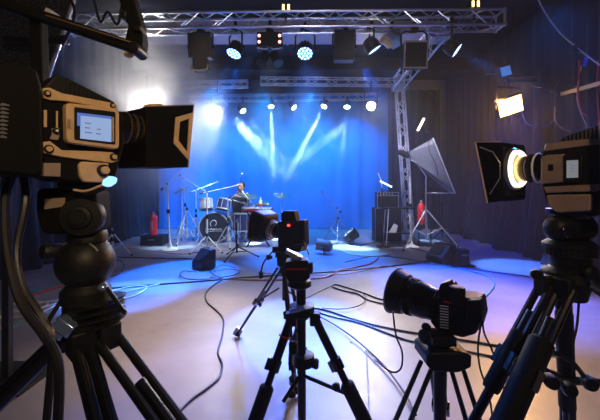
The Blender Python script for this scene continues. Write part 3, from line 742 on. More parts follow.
# ------------------------------------------------ camera on the rear middle tripod
Fr = Frame((P(290,0,2.45).x, 2.45, 0), 148)
cam3 = thing('video_camera', 'small black cinema camera with a red tally light on the rear middle tripod', 'camera', Fr.o, Fr.a)
pr(Fr, rounded_px([(277,222),(304,220),(305,246),(278,249)], 1.5), 0, -.065).build('body', 'black', cam3, bev=.006)
pr(Fr, [(281,213),(284,211),(294,211),(296,221),(281,222)], -.01, -.07).build('viewfinder', 'black', cam3, bev=.004)
pr(Fr, [(291,226),(303,225),(304,244),(292,245)], .012, 0).build('battery_pack', 'blackgloss', cam3, bev=.003)
p = Fr.at(289,225.3,0); MB().cyl(p, p+V(0,.012,0), .0085, n=14).build('tally_light', 'led_red', cam3)
MB().tube(spline([Fr.at(303,240,.01), Fr.at(306,247,.02), Fr.at(309,255,.03)], 5), .004).build('cable_stub', 'cable', cam3)
pr(Fr, [(272,247),(302,246),(300,252),(272,253)], -.005, -.09).build('base_plate', 'blackmetal', cam3, bev=.002)
x0, zc = Fr.hit(278,231,-.05); o = V(x0,-.05,zc); dl = V(1,0,.16).normalized()
ln = MB().lathe(o, dl, [(-.02,.055),(.0,.058),(.05,.062),(.06,.07),(.12,.072)], n=36).build('lens', 'lens', cam3)
for a_, b_, r_, m_ in ((.012,.028,.066,'alu'),(.038,.050,.071,'silvercloth'),(.056,.064,.077,'alu')):
    MB().lathe(o, dl, [(a_,r_-.004),(a_+.001,r_),(b_-.001,r_),(b_,r_-.004)], n=36).build('lens_ring', m_, ln)
# rounded square matte box, open at the front
bu = V(0,1,0); bw = V(-.16,0,1).normalized()
def sqring(t, hw, hh, r): return [o+dl*t+bu*a+bw*(b+.008) for a, b in rrect(-hw,-hh,hw,hh,r,5)]
mb = MB(); loft(mb, [sqring(.07,.085,.08,.05), sqring(.09,.118,.108,.05), sqring(.18,.140,.122,.055), sqring(.18,.132,.114,.05), sqring(.09,.108,.098,.045), sqring(.07,.068,.065,.04)], close=True)
hd = mb.build('lens_hood', 'black', cam3)
MB().tube(sqring(.18,.140,.122,.055), .0035, 6, closed=True).build('hood_edge', 'drumred', hd)
# rear tripod
c3 = P(284,258,2.5); t3 = tri_root('tripod', 'black tripod with twin-tube legs standing behind, carrying the small cinema camera', c3.x, c3.y)
L3 = lambda px, py, Y=2.5: P(px,py,Y)-V(c3.x, c3.y, 0)
MB().box(L3(285,254), (.14,.10,.035)).lathe(L3(284,256), (0,0,-1), [(0,.05),(.02,.055),(.07,.05),(.08,.035),(.13,.03)], n=24).build('pan_head', 'black', t3, bev=.003)
MB().lathe(L3(272,257,2.42), (-1,-.4,0), [(0,.012),(.03,.02),(.04,.016)], n=14).build('tilt_knob', 'black', t3)
a = L3(284,268)
foot = G(237,337)-V(c3.x,c3.y,0); foot.z = .02
l = leg(t3, a+V(-.03,.01,0), foot, 'twin', .016, f=.46, gap=.05)
MB().box(foot+V(.01,0,.03), (.07,.05,.07), Matrix.Rotation(.5,3,'Y')).build('foot_clamp', 'steelgrey', l, bev=.006)
l = leg(t3, a+V(0,-.03,0), through(a+V(c3.x,c3.y-.03,0), 288, 310, 2.36)-V(c3.x,c3.y,-.02), 'tele', .018, f=.4)
l = leg(t3, a+V(.03,.01,0), G(306,356)-V(c3.x,c3.y,-.02), 'tele', .014, f=.5)
MB().tube([L3(257,302,2.62), L3(279,288,2.5)], .006).tube([L3(309,305,2.62), L3(283,288,2.5)], .006).build('brace', 'blackmetal', t3)
MB().cyl(a, L3(284,300), .013).build('centre_column', 'blackmetal', t3)
MB().tube(spline([L3(272,252), L3(264,262,2.4), L3(261,272,2.4)], 6), .006).lathe(L3(261,271,2.4), (0,0,-1), [(0,.008),(.01,.018),(.05,.016),(.055,.008)], n=14).build('remote_plug', 'cable', t3)
# front middle tripod (head without a camera)
c4 = P(301,310,1.62); t4 = tri_root('tripod', 'black tripod in front at the middle with a bare fluid head and red trim', c4.x, c4.y)
L4 = lambda px, py, Y=1.62: P(px,py,Y)-V(c4.x, c4.y, 0)
ax = L4(301,280)
hb = MB().prism([(L4(a,b).x, L4(a,b).z) for a, b in rounded_px([(286,260),(308,258),(310,275),(304,279),(289,279),(285,272)],2)], -.05, .05).build('fluid_head', 'black', t4, bev=.005)
MB().box(L4(294,254.5)+V(0,0,0), (.085,.05,.018), Matrix.Rotation(.45,3,'Y')).box(L4(296,257)+V(0,0,0), (.05,.07,.02)).build('camera_plate', 'alu', hb, bev=.003)
MB().box(L4(297,266.5)+V(0,-.05,0), (.10,.006,.006)).build('red_stripe', 'drumred', hb)
MB().lathe(L4(308,268), (1,-.1,0), [(0,.022),(.012,.028),(.022,.028),(.024,.02)], n=20).build('drag_knob', 'black', hb)
MB().lathe(L4(299.5,279), (0,0,-1), [(0,.035),(.006,.056),(.03,.058),(.036,.05),(.045,.035)], n=30).build('bowl', 'black', t4)
MB().cyl(L4(301,283), L4(302,420,1.62), .024, .02, n=18).build('centre_column', 'blackmetal', t4)
MB().lathe(L4(302,303), (0,0,-1), [(0,.03),(.01,.06),(.05,.062),(.06,.04),(.075,.03)], n=30).build('crown', 'black', t4)
MB().box(L4(297,306)+V(0,-.05,0), (.07,.02,.02), Matrix.Rotation(-.2,3,'Y')).build('crown_lever', 'bluelever', t4, bev=.004)
ct = L4(302,312)
for (px_, off, Yq, gr) in ((263,V(-.045,-.02,0),1.50,True),(354,V(.05,-.02,0),1.52,True)):
    a = ct+off; f = through(a+V(c4.x,c4.y,0), px_, 401, Yq)-V(c4.x,c4.y,0); f.z = .02
    l = leg(t4, a, f, 'tele', .021, f=.30, grip=(.40,.66,.033))
    MB().box(a+(f-a)*.03, (.05,.05,.06), Matrix.Rotation(0,3,'Z')).build('leg_hinge', 'black', l, bev=.006)
    if px_ == 263: MB().cyl(a+(f-a)*.13, a+(f-a)*.138, .029, n=18).build('red_band', 'red', l)
a = ct+V(-.01,.04,0); leg(t4, a, V(-.06,.52,.02), 'tele', .018, f=.4)
b_ = L4(304,362); kb = MB().lathe(b_+V(0,0,.045), (0,0,-1), [(0,.03),(.008,.05),(.055,.052),(.065,.03)], n=24).lathe(b_+V(.03,-.01,0), (1,-.2,0), [(0,.018),(.03,.026),(.04,.02)], n=16); kb.build('spreader_hub', 'black', t4)
q = MB().tube([L4(300,374), L4(352,396,1.52)], .009).tube([L4(302,372), L4(283,402,1.56)], .009); q.build('brace', 'blackmetal', t4)
MB().lathe(L4(337,385,1.53), (-.4,-1,0), [(0,.014),(.02,.02),(.028,.014)], n=14).build('brace_knob', 'black', t4)
MB().tube(spline([L4(296,330), L4(292,345,1.55), L4(290,360,1.55), L4(293,372,1.55)], 6), .008).lathe(L4(293,341,1.55), (0,0,-1), [(0,.012),(.01,.02),(.05,.02),(.06,.012)], n=14).build('pan_grip', 'rubber', t4)

# ------------------------------------------------ camera at lower right
Fr = Frame((P(452,0,1.28).x, 1.28, 0), 138)
cam4 = thing('photo_camera', 'black camera with a very large lens at lower right, white vent lines on its side', 'camera', Fr.o, Fr.a)
pr(Fr, rounded_px([(430,302),(436,290),(447,286),(452,296),(466,298),(478,300),(481,318),(476,334),(462,338),(437,331),(430,322)], 2.5), 0, -.11).build('body', 'black', cam4, bev=.006)
pr(Fr, rounded_px([(437,297),(452,299),(453,333),(439,329)], 2), .012, 0).build('side_door', 'black', cam4, bev=.003)
v = MB()
for k in range(9): v.prism(Fr.poly([(440,305+k*2.7),(448.5,306.2+k*2.7),(448.5,307.3+k*2.7),(440,306.1+k*2.7)], .012), .0132, .0115)
v.build('vent_lines', 'white', cam4)
v = MB()
for k in range(4): v.prism(Fr.poly([(444+k*2.1,300.5+k*.3),(445.4+k*2.1,300.7+k*.3),(445.4+k*2.1,303.0+k*.3),(444+k*2.1,302.8+k*.3)], .012), .0132, .0115)
v.build('red_lettering', 'red', cam4)
p = Fr.at(457,303,-.012)
MB().lathe(p, (0,0,1), [(0,.028),(.005,.030),(.058,.030),(.063,.027),(.064,.014)], n=28).build('battery_cylinder', 'blackmetal', cam4)
MB().lathe(p, (0,0,1), [(.0642,.020),(.0652,.020)], n=24).build('battery_cap', 'taupe', cam4)
q = pr(Fr, rounded_px([(438,291),(440,284),(447,282),(449,287),(448,297)], 1.5), .004, -.06).build('top_grip', 'black', cam4, bev=.004)
pr(Fr, rounded_px([(466,301),(480,300),(482,320),(474,332),(466,330)], 2), .025, -.02).build('hand_grip', 'rubber', cam4, bev=.005)
A = Fr.at(436,305,-.05); B = Fr.at(394,290,-.05); dl = (B-A).normalized(); LL = (B-A).length
ln = MB().lathe(A-dl*.02, dl, [(0,.060),(.03,.066),(LL*.25,.068),(LL*.32,.072),(LL*.62,.076),(LL*.8,.080)], n=44).build('lens', 'lens', cam4)
for a_, b_, r_, m_ in ((.18,.21,.0690,'bluelever'),(.24,.255,.0695,'cable_blue'),(.40,.44,.0755,'blackmetal'),(.60,.64,.079,'blackmetal')):
    MB().lathe(A, dl, [(LL*a_,r_-.004),(LL*a_+.001,r_),(LL*b_-.001,r_),(LL*b_,r_-.004)], n=40).build('lens_ring', m_, ln)
rb = MB(); uu, ww = basis(dl)
for k in range(44):
    a = 2*PI*k/44; v_ = uu*math.cos(a)+ww*math.sin(a); rb.bar(A+dl*LL*.46+v_*.0765, A+dl*LL*.58+v_*.078, .005, .004)
rb.build('grip_ribs', 'rubber', ln)
hd = MB().lathe(A, dl, [(LL*.68,.074),(LL*.69,.086),(LL*.85,.094),(LL*.98,.100),(LL*.99,.096),(LL*.9,.090),(LL*.8,.084),(LL*.72,.074)], n=44, cap=False).build('lens_hood', 'black', cam4)
MB().cyl(A+dl*LL*.84, A+dl*LL*.86, .074, n=40).build('front_glass', 'glass', ln)
MB().lathe(A, dl, [(LL*.95,.0985),(LL*.96,.1025),(LL*.99,.1025),(LL*.995,.0985)], n=44).build('hood_edge', 'steelgrey', hd)  # lighter grey painted in for the highlight along the hood rim
c5 = P(441,350,1.30); t5 = tri_root('tripod', 'black tripod at lower right with paired thin legs under the large-lens camera', c5.x, c5.y)
L5 = lambda px, py, Y=1.30: P(px,py,Y)-V(c5.x, c5.y, 0)
MB().box(L5(440,337), (.09,.09,.035)).lathe(L5(440,340), (0,0,-1), [(0,.035),(.03,.04),(.04,.04)], n=24).build('camera_plate', 'black', t5, bev=.003)
MB().prism([(L5(a,b).x, L5(a,b).z) for a, b in rounded_px([(420,347),(425,344),(456,344),(463,347),(462,358),(450,363),(426,362),(420,356)],2)], -.07, .07).build('tilt_head', 'black', t5, bev=.006)
MB().lathe(L5(427,333)+V(0,-.02,0), (-1,-.5,0), [(0,.012),(.012,.02),(.022,.028),(.03,.026),(.034,.012)], n=22).build('tilt_knob', 'black', t5)
MB().cyl(L5(427,333)+V(0,-.02,0), L5(436,333)+V(0,0,0), .010).build('knob_shaft', 'blackmetal', t5)
MB().lathe(L5(427,326,1.29), (-.5,-.8,0), [(0,.012),(.015,.018),(.02,.014)], n=16).build('release_knob', 'black', t5)
ct = L5(440,362)
MB().cyl(ct, V(ct.x,0,.35), .026, .022, n=20).build('centre_column', 'blackmetal', t5)
for px_, Yq, off in ((411,1.18,V(-.055,-.01,0)),(467,1.18,V(.055,-.01,0)),(440,1.50,V(0,.05,0))):
    a = ct+off; f = through(a+V(c5.x,c5.y,0), px_, 402, Yq)-V(c5.x,c5.y,0); f.z = .02
    f = a+(f-a)*1.0
    leg(t5, a, f, 'twin', .014, f=.5, gap=.045)

# ------------------------------------------------ accessory arm, speckled panel and loose cables at left
Y_ = .92; ar = thing('articulated_arm', 'black jointed arm with an upright post reaching in above the left camera', 'arm', P(40,90,Y_))
LA = lambda px, py, Y=.92: P(px,py,Y)-ar.location
MB().bar(LA(-60,-18,.88), LA(136,48.5,.95), .03, .027).build('boom', 'matteblack', ar, bev=.003)
MB().bar(LA(50,19.5,.895)+V(0,-.0155,.004), LA(134,46,.945)+V(0,-.0155,.004), .003, .003).build('boom_groove', 'bronze', ar)
MB().lathe(LA(134,48,.92), (0,1,0), [(-.01,.012),(-.006,.016),(.05,.016),(.054,.012)], n=20).build('end_cap', 'blackmetal', ar)
MB().lathe(LA(129,53,.94), (0,0,-1), [(0,.012),(.006,.014),(.010,.010)], n=16).build('end_foot', 'tan', ar)
MB().bar(LA(38,10,.93), LA(41,94,.93), .032, .028).build('upright_post', 'matteblack', ar, bev=.003)
b = MB(); b.prism([(LA(a,c).x, LA(a,c).z) for a, c in ((112,-12),(128,-12),(137,20),(139,36),(138,44),(120,40),(124,22))], .02, .06); b.build('hanging_bracket', 'matteblack', ar, bev=.004)
MB().box(LA(135,26)+V(0,.03,0), (.02,.04,.016)).build('bracket_knob', 'black', ar, bev=.003); MB().box(LA(121,12)+V(0,.03,0), (.016,.04,.02)).build('bracket_knob', 'black', ar, bev=.003)
MB().bar(LA(48,15,.94), LA(54,18,.94), .032, .03).build('collar', 'silvercloth', ar)
t = thing('speckled_panel', 'dark speckled panel with a pinkish metal edge at the upper left corner', 'panel', (P(30,0,2.3).x, 2.3, 0))
LP_ = lambda px, py, Y=2.3: P(px,py,Y)-t.location
MB().prism([(LP_(a,b).x, LP_(a,b).z) for a, b in ((-70,-60),(88,-60),(75,-6),(44,84),(-70,84))], 0, .03).build('board', 'speckle', t)
MB().cyl(LP_(94,-60), LP_(47,80), .013).build('edge_pole', 'chrome', t)
MB().cyl(LP_(44,84), LP_(47,80), .016).build('pole_tip', 'blackmetal', t)
MB().tube([LP_(6,40,2.25), LP_(40,42,2.25), LP_(64,40,2.2)], .025).lathe(LP_(62,40,2.2),(1,0,0),[(0,.028),(.03,.034),(.04,.02)],n=14).build('clamp_arm', 'blackmetal', t)
MB().box((-.2,.05,.43), (.05,.04,2.9-.02)).box((-.2,.05,.012),(.5,.4,.022)).build('stand', 'black', t)
def cable(pts, r, m, label, name='cable', group=None, n=8, seg=8):
    o = MB().tube(spline(pts, seg), r, n).build(name, m); tag(o, label, 'cable', group); return o
cable([P(14,170,.80), P(6,200,.78), P(8,250,.76), P(20,300,.74), P(44,335,.72), P(58,362,.70), P(58,420,.68), P(50,520,.66)], .0095, 'cable', 'thick black cable hanging from the left camera, bowing outward to the left')
cable([P(22,172,.83), P(26,200,.81), P(17,250,.79), P(22,285,.77), P(42,318,.75), P(52,345,.74), P(46,430,.72), P(40,540,.70)], .0085, 'cable', 'thick black cable hanging from the left camera, the inner one of two')
cable([P(88,-30,1.5), P(96,8,1.5), P(101,22,1.5), P(108,12,1.5), P(118,24,1.5), P(124,-10,1.5)], .006, 'cable', 'thin black cable looping down between the jointed arm and the truss')
cable([P(58,-30,1.5), P(69,-4,1.5), P(75,12,1.5), P(70,30,1.55), P(63,45,1.6)], .007, 'cable', 'dark cable hanging in front of the speckled panel')
# ================================================================== BAND GEAR
def mic_stand(name, label, bx, by, top, boom=None, base='tri', hb=.55, rb=.28, m='chrome', yaw=.4, mic=True, pole_r=.011, cat='microphone stand', group=None, skip_leg=0):
    """bx, by: picture place of its foot; top: (px, py) of the pole's top; boom: (px, py, dy)"""
    g = G(bx, by); t = thing(name, label, cat, (g.x, g.y, 0), 0, group)
    L = lambda px, py, dy=0: P(px, py, g.y+dy)-V(g.x, g.y, 0)
    tp_ = L(*top); zz = hb
    if base == 'tri':
        MB().cyl(V(0,0,.10), V(tp_.x*.55, 0, tp_.z*.55), pole_r*1.5, n=12).cyl(V(tp_.x*.55,0,tp_.z*.55), tp_, pole_r, n=12).build('pole', m, t)
        for k in range(3):
            a = yaw+k*2*PI/3; e = V(math.cos(a)*rb, math.sin(a)*rb, .015)
            l = MB().cyl(V(0,0,zz)*1.0, e, pole_r*.9, n=8); l.cyl(V(0,0,.12), (V(0,0,zz)+e)*.5, pole_r*.6, n=8); l = l.build('leg', m, t)
            MB().sphere(e, pole_r*1.5, 10).build('rubber_foot', 'rubber', l)
        MB().cyl(V(0,0,zz-.03), V(0,0,zz+.04), pole_r*2.2, n=12).build('collar', 'blackmetal', t)
    else:
        MB().lathe((0,0,.003), (0,0,1), [(0,.17),(.012,.17),(.03,.12),(.06,.05),(.14,.026),(.22,.014)], n=24).build('base', m, t)
        MB().cyl(V(0,0,.1), tp_, pole_r, n=12).build('pole', m, t)
    MB().cyl(tp_*.58+V(0,0,-.03), tp_*.58+V(0,0,.05), pole_r*2, n=12).build('clutch', 'blackmetal', t)
    if boom:
        e = L(*boom[:2], boom[2]); bk = tp_-(e-tp_).normalized()*.18
        bm = MB().cyl(bk, e, .008, n=8).build('boom', m, t)
        MB().cyl(bk, bk+(e-bk).normalized()*.07, .02, n=12).build('counterweight', 'blackmetal', bm)
        MB().sphere(tp_, .022, 12).build('boom_joint', 'blackmetal', t)
    else: e = tp_
    if mic:
        d = ((e-tp_).normalized() if boom else V(.3,-.8,.3)).normalized(); o = MB()
        mc = o.lathe(e-d*.02, d, [(0,.011),(.14,.015),(.15,.02)], n=14).build('microphone', 'silvercloth', t)
        MB().sphere(e+d*.15, .027, 14).build('microphone_grille', 'steelgrey', mc)
    return t
def cymbal(name, label, x, y, z, r, tilt, base_m='chrome', hat=False):
    t = thing(name, label, 'cymbal', (x, y, 0)); R = Matrix.Rotation(tilt, 3, 'Y') @ Matrix.Rotation(.25, 3, 'X')
    d = R @ V(0,0,1)
    MB().lathe(V(0,0,z), d, [(-.004,r),(.0,r),(.022,r*.35),(.026,r*.18),(.045,r*.1),(.048,.006)], n=36, cap=True).build('cymbal', 'brass', t)
    if hat: MB().lathe(V(0,0,z-.03), d, [(.004,r),(0,r),(-.02,r*.3),(-.03,.01)], n=36).build('lower_cymbal', 'brass', t)
    MB().cyl((0,0,z+.04), (0,0,z+.07), .012, n=10).build('wing_nut', 'chrome', t)
    MB().cyl((0,0,.12), (0,0,z+.05), .010, n=10).cyl((0,0,.12),(0,0,z*.55),.015,n=10).build('pole', base_m, t)
    for k in range(3):
        a = .5+k*2*PI/3; e = V(math.cos(a)*.27, math.sin(a)*.27, .015)
        l = MB().cyl(V(0,0,.5), e, .009, n=8).cyl(V(0,0,.14), (V(0,0,.5)+e)*.5, .006, n=6).build('leg', base_m, t); MB().sphere(e, .018, 10).build('rubber_foot', 'rubber', l)
    return t
def drum_parts(t, c, d, r, h, shell, head='drumskin', lugs=8, hoop='chrome'):
    c = Vector(c); d = Vector(d).normalized(); u, w = basis(d)
    sh = MB().lathe(c-d*h/2, d, [(0,r),(h,r)], n=40).build('shell', shell, t)
    for s, nm in ((-1,'resonant_head'),(1,'batter_head')):
        MB().lathe(c+d*s*h/2, d*s, [(0,r*.97),(.006,r*.97)], n=40).build(nm, head if s == 1 else 'drumhead', t)
        MB().lathe(c+d*s*(h/2-.012), d*s, [(0,r),(0,r*1.045),(.03,r*1.045),(.03,r*.985)], n=40, cap=False).build('hoop', hoop, t)
    lg = MB()
    for k in range(lugs):
        a = 2*PI*k/lugs; v = u*math.cos(a)+w*math.sin(a); lg.cyl(c+v*r*1.02-d*h*.42, c+v*r*1.02+d*h*.42, .006, n=6); 
    lg.build('tension_rods', 'chrome', t)
    return sh
BY = 8.0
t = thing('bass_drum', 'large dark blue bass drum with a pale script mark on its black front head', 'drum', ((215-300)*BY/F, BY, 0))
r = .345
drum_parts(t, (0,.12,r+.02), (0,1,0), r, .42, 'drumshell', 'drumhead', 10, 'silvercloth')
lg = MB(); ff = -.105
lg.tube(spline([V(-.20+k*.028, ff, r-.03+(.022 if k % 2 else -.012)+.008*math.sin(k*1.7)) for k in range(15)], 4), .005, 6)
lg.tube([V(-.21,ff,r-.075), V(.21,ff,r-.065)], .004, 6)
lg.tube(spline([V(-.06,ff,r+.04), V(-.085,ff,r+.10), V(-.05,ff,r+.17), V(.01,ff,r+.19), V(.055,ff,r+.15), V(.05,ff,r+.09), V(.02,ff,r+.06)], 5), .006, 6)
lg.build('script_mark', 'white', t)
MB().cyl((-.3,.0,.3), (-.42,-.1,.012), .01, n=8).build('spur', 'chrome', t); MB().cyl((.3,.0,.3), (.42,-.1,.012), .01, n=8).build('spur', 'chrome', t)
MB().cyl((0,.1,r*2+.02), (0,.1,r*2+.14), .016, n=10).build('tom_post', 'chrome', t)
tm = thing('mounted_tom', 'silver-hooped tom drum above the left side of the bass drum', 'drum', (-2.26,8.02,0)); drum_parts(tm, (0,0,.90), (-.15,.3,1), .155, .22, 'silvercloth')
MB().tube([(.05,.05,.84),(.19,.06,.80)], .010).build('tom_arm', 'chrome', tm)
tm = thing('mounted_tom', 'dark tom drum above the right side of the bass drum', 'drum', (-1.84,8.02,0)); drum_parts(tm, (0,0,.90), (.15,.3,1), .165, .23, 'drumshell')
MB().tube([(-.05,.05,.84),(-.17,.06,.80)], .010).build('tom_arm', 'chrome', tm)
tm = thing('floor_tom', 'floor tom drum standing on three legs at the right of the bass drum', 'drum', (-1.40,8.0,0)); drum_parts(tm, (0,0,.48), (0,.05,1), .20, .40, 'drumshell')
for k in range(3):
    a = k*2*PI/3+.3; MB().cyl((math.cos(a)*.215, math.sin(a)*.215, .5), (math.cos(a)*.225, math.sin(a)*.225, .01), .008, n=8).build('leg', 'chrome', tm)
tm = thing('snare_drum', 'snare drum with a red shell on a chrome stand beside the drummer', 'drum', (-1.28,8.45,0)); drum_parts(tm, (0,0,.72), (0,-.1,1), .19, .15, 'drumred')
MB().cyl((0,0,.1),(0,0,.62),.013,n=10).build('pole', 'chrome', tm)
for k in range(3):
    a = k*2*PI/3; MB().cyl((0,0,.35), (math.cos(a)*.24, math.sin(a)*.24, .012), .009, n=8).build('leg', 'chrome', tm); MB().cyl((0,0,.6), (math.cos(a)*.17, math.sin(a)*.17, .65), .008, n=8).build('basket_arm', 'chrome', tm)
cymbal('crash_cymbal', 'tilted brass cymbal on a chrome stand at the left edge of the drum kit', (182-300)*8.2/F, 8.2, 1.25, .22, -.35)
cymbal('ride_cymbal', 'wide brass cymbal at the right of the drummer above the floor tom', (247-300)*8.2/F, 8.25, 1.12, .26, .22)
cymbal('crash_cymbal', 'brass cymbal standing right of the cinema camera hood in the blue light', (282-300)*8.6/F, 8.6, 1.10, .20, .1)
cymbal('hi_hat', 'paired brass hi-hat cymbals on a stand between the toms and the floor tom', (262-300)*8.3/F, 8.3, .92, .18, .0, hat=True)
# drummer's stool
t = thing('drum_stool', 'round black drum stool the drummer sits on', 'stool', (-1.62,8.75,0))
MB().lathe((0,0,.42), (0,0,1), [(0,.14),(.01,.165),(.07,.17),(.085,.15)], n=28).build('seat', 'rubber', t)
MB().cyl((0,0,.1),(0,0,.43),.016).build('pole', 'chrome', t)
for k in range(3):
    a = k*2*PI/3+.5; MB().cyl((0,0,.25), (math.cos(a)*.22, math.sin(a)*.22, .012), .010, n=8).build('leg', 'chrome', t)
# the drummer: one skinned body, hair, shirt
def skin_body(name, pts, edges, m, parent, root=0, lv=2):
    me = bpy.data.meshes.new(name); me.from_pydata([p[:3] for p in pts], edges, []); me.materials.append(M[m])
    o = bpy.data.objects.new(name, me); C.objects.link(o); o.parent = parent
    md = o.modifiers.new('skin', 'SKIN'); md.use_smooth_shade = True
    for i, p in enumerate(pts):
        sv = me.skin_vertices[0].data[i]; sv.radius = (p[3], p[4] if len(p) > 4 else p[3]); sv.use_root = (i == root)
    sb = o.modifiers.new('sub', 'SUBSURF'); sb.levels = lv; sb.render_levels = lv
    return o
pr_ = thing('person', 'drummer seated behind the drums in a dark shirt, head tilted, holding two sticks', 'person', (-1.62,8.72,0))
B = [(0,.0,.56,.15,.13),(0,-.02,.72,.15,.11),(.01,-.05,.90,.17,.11),(.02,-.07,1.04,.15,.10),(.04,-.09,1.13,.06),(.06,-.12,1.20,.055),
     (-.18,-.07,1.03,.055),(-.30,-.17,.86,.042),(-.24,-.40,.90,.032),(-.23,-.47,.91,.026),
     (.22,-.07,1.02,.055),(.33,-.18,.85,.042),(.22,-.38,.92,.032),(.20,-.45,.94,.026),
     (-.11,-.05,.54,.095),(-.20,-.42,.53,.07),(-.20,-.46,.10,.045),(-.20,-.60,.05,.035),
     (.11,-.05,.54,.095),(.20,-.42,.53,.07),(.20,-.46,.10,.045),(.20,-.60,.05,.035)]
E_ = [(0,1),(1,2),(2,3),(3,4),(4,5),(3,6),(6,7),(7,8),(8,9),(3,10),(10,11),(11,12),(12,13),(0,14),(14,15),(15,16),(16,17),(0,18),(18,19),(19,20),(20,21)]
skin_body('body', B, E_, 'skin', pr_)
sh = [(0,.0,.56,.165,.145),(0,-.02,.72,.165,.125),(.01,-.05,.90,.185,.125),(.02,-.07,1.04,.162,.115),(.03,-.08,1.10,.085),(-.18,-.07,1.03,.068),(-.27,-.14,.92,.058),(.22,-.07,1.02,.068),(.29,-.14,.91,.058)]
skin_body('shirt', sh, [(0,1),(1,2),(2,3),(3,4),(3,5),(5,6),(3,7),(7,8)], 'shirt', pr_)
tr = [(0,0,.56,.16,.14),(-.11,-.05,.54,.11),(-.20,-.42,.53,.085),(-.20,-.46,.14,.062),(.11,-.05,.54,.11),(.20,-.42,.53,.085),(.20,-.46,.14,.062)]
skin_body('trousers', tr, [(0,1),(1,2),(2,3),(0,4),(4,5),(5,6)], 'shirt', pr_)
R = Matrix.Rotation(.3, 3, 'Y')
hdm = MB().sphere((.09,-.15,1.31), .115, 24, (.78,.92,1.08), R); hdm.lathe(R @ V(0,0,0)+V(.085,-.25,1.295), (0,-1,-.1), [(0,.02),(.03,.012),(.035,.004)], n=10)
hdm.sphere((.005,-.14,1.29), .025, 10, (.4,.8,1.2)).sphere((.175,-.14,1.32), .025, 10, (.4,.8,1.2))
he = hdm.build('head', 'skin', pr_)
MB().sphere((.105,-.115,1.345), .122, 24, (.80,.92,.95), R).build('hair', 'hair', pr_)
for x in (.05, .125): MB().sphere((x,-.242,1.325), .012, 10).build('eye', 'hair', he)
MB().box((.07,-.245,1.245), (.045,.012,.008)).build('mouth', 'drumred', he)
for s, hx, hz in ((-1,-.23,.91),(1,.20,.94)):
    for k in range(5):
        if k == 4: pts = [(hx-s*.02,-.45,hz+.01),(hx-s*.035,-.49,hz-.005),(hx-s*.02,-.515,hz-.015)]
        else: pts = [(hx+(k-1.5)*.017,-.47,hz+.012),(hx+(k-1.5)*.018,-.525,hz+.012),(hx+(k-1.5)*.016,-.54,hz-.018),(hx+(k-1.5)*.014,-.515,hz-.030)]
        skin_body('finger', [(*p,.0085) for p in pts], [(i,i+1) for i in range(len(pts)-1)], 'skin', pr_, 0, 1)
for a, b, l in (((-.21,-.52,.90),(.02,-.74,1.10),'pale wooden drumstick in the drummer\'s hand on the left of the kit'),((.19,-.52,.93),(.02,-.80,1.02),'pale wooden drumstick in the drummer\'s hand nearer the floor tom')):
    o = MB().tube([Vector(a)+V(-1.62,8.72,0), Vector(b)+V(-1.62,8.72,0)], lambda q: .009-.004*q, 8).build('drumstick', 'drumskin', None); tag(o, l, 'drumstick')

# microphone and light stands, left to right
mic_stand('light_stand', 'small white folding tripod stand near the left curtain, right of the broadcast camera tripod', 113, 256, (112,228), None, 'tri', .45, .34, 'white', .1, False, .014, 'stand')
mic_stand('microphone_stand', 'white round-based boom stand left of the drums by the fire extinguisher', 170, 250, (167,184), (183,168,.1), 'round', m='white', pole_r=.018)
mic_stand('microphone_stand', 'chrome boom stand at the far left of the drums with its arm reaching right', 187, 243, (184,178), (200,188,-.3), 'tri', .8, .42, 'chrome', .3, pole_r=.013)
mic_stand('microphone_stand', 'bright white boom stand directly in front of the bass drum', 207, 252, (207,192), (234,186,.6), 'tri', .34, .36, 'white', -.35, pole_r=.014)
mic_stand('microphone_stand', 'short dark stand with wide spread legs in front of the floor tom', 237, 258, (236,222), None, 'tri', .22, .40, 'blackmetal', .15, True, .013)
mic_stand('microphone_stand', 'tall thin stand beside the drummer holding an upright pale microphone', 241, 240, (241,176), None, 'tri', .35, .25, 'blackmetal', .15, True, .008)
mic_stand('microphone_stand', 'lone silver boom stand in the blue light right of the cinema camera', 338, 241, (337,208), (326,196,-.2), 'tri', .55, .42, 'silvercloth', .35, pole_r=.011)
mic_stand('microphone_stand', 'white round-based stand at the foot of the truss tower', 411, 247, (410,176), None, 'round', m='white', pole_r=.018, mic=False)
mic_stand('microphone_stand', 'thin black boom stand right of the softbox stand', 442, 243, (441,178), (434,163,.1), 'tri', .3, .28, 'blackmetal', .3, pole_r=.012)
mic_stand('microphone_stand', 'chrome stand standing between the bass drum and the floor tom, without a boom', 228, 247, (228,200), None, 'tri', .5, .30, 'chrome', .9, False, .013)
mic_stand('microphone_stand', 'chrome boom stand behind the left side of the bass drum, arm pointing to the drummer', 196, 240, (196,190), (212,184,.2), 'tri', .6, .34, 'chrome', 1.2, pole_r=.012)
mic_stand('microphone_stand', 'slim chrome boom stand at the right end of the drum kit near the keyboard', 254, 245, (253,204), (246,196,.1), 'tri', .5, .32, 'chrome', .1, pole_r=.012)
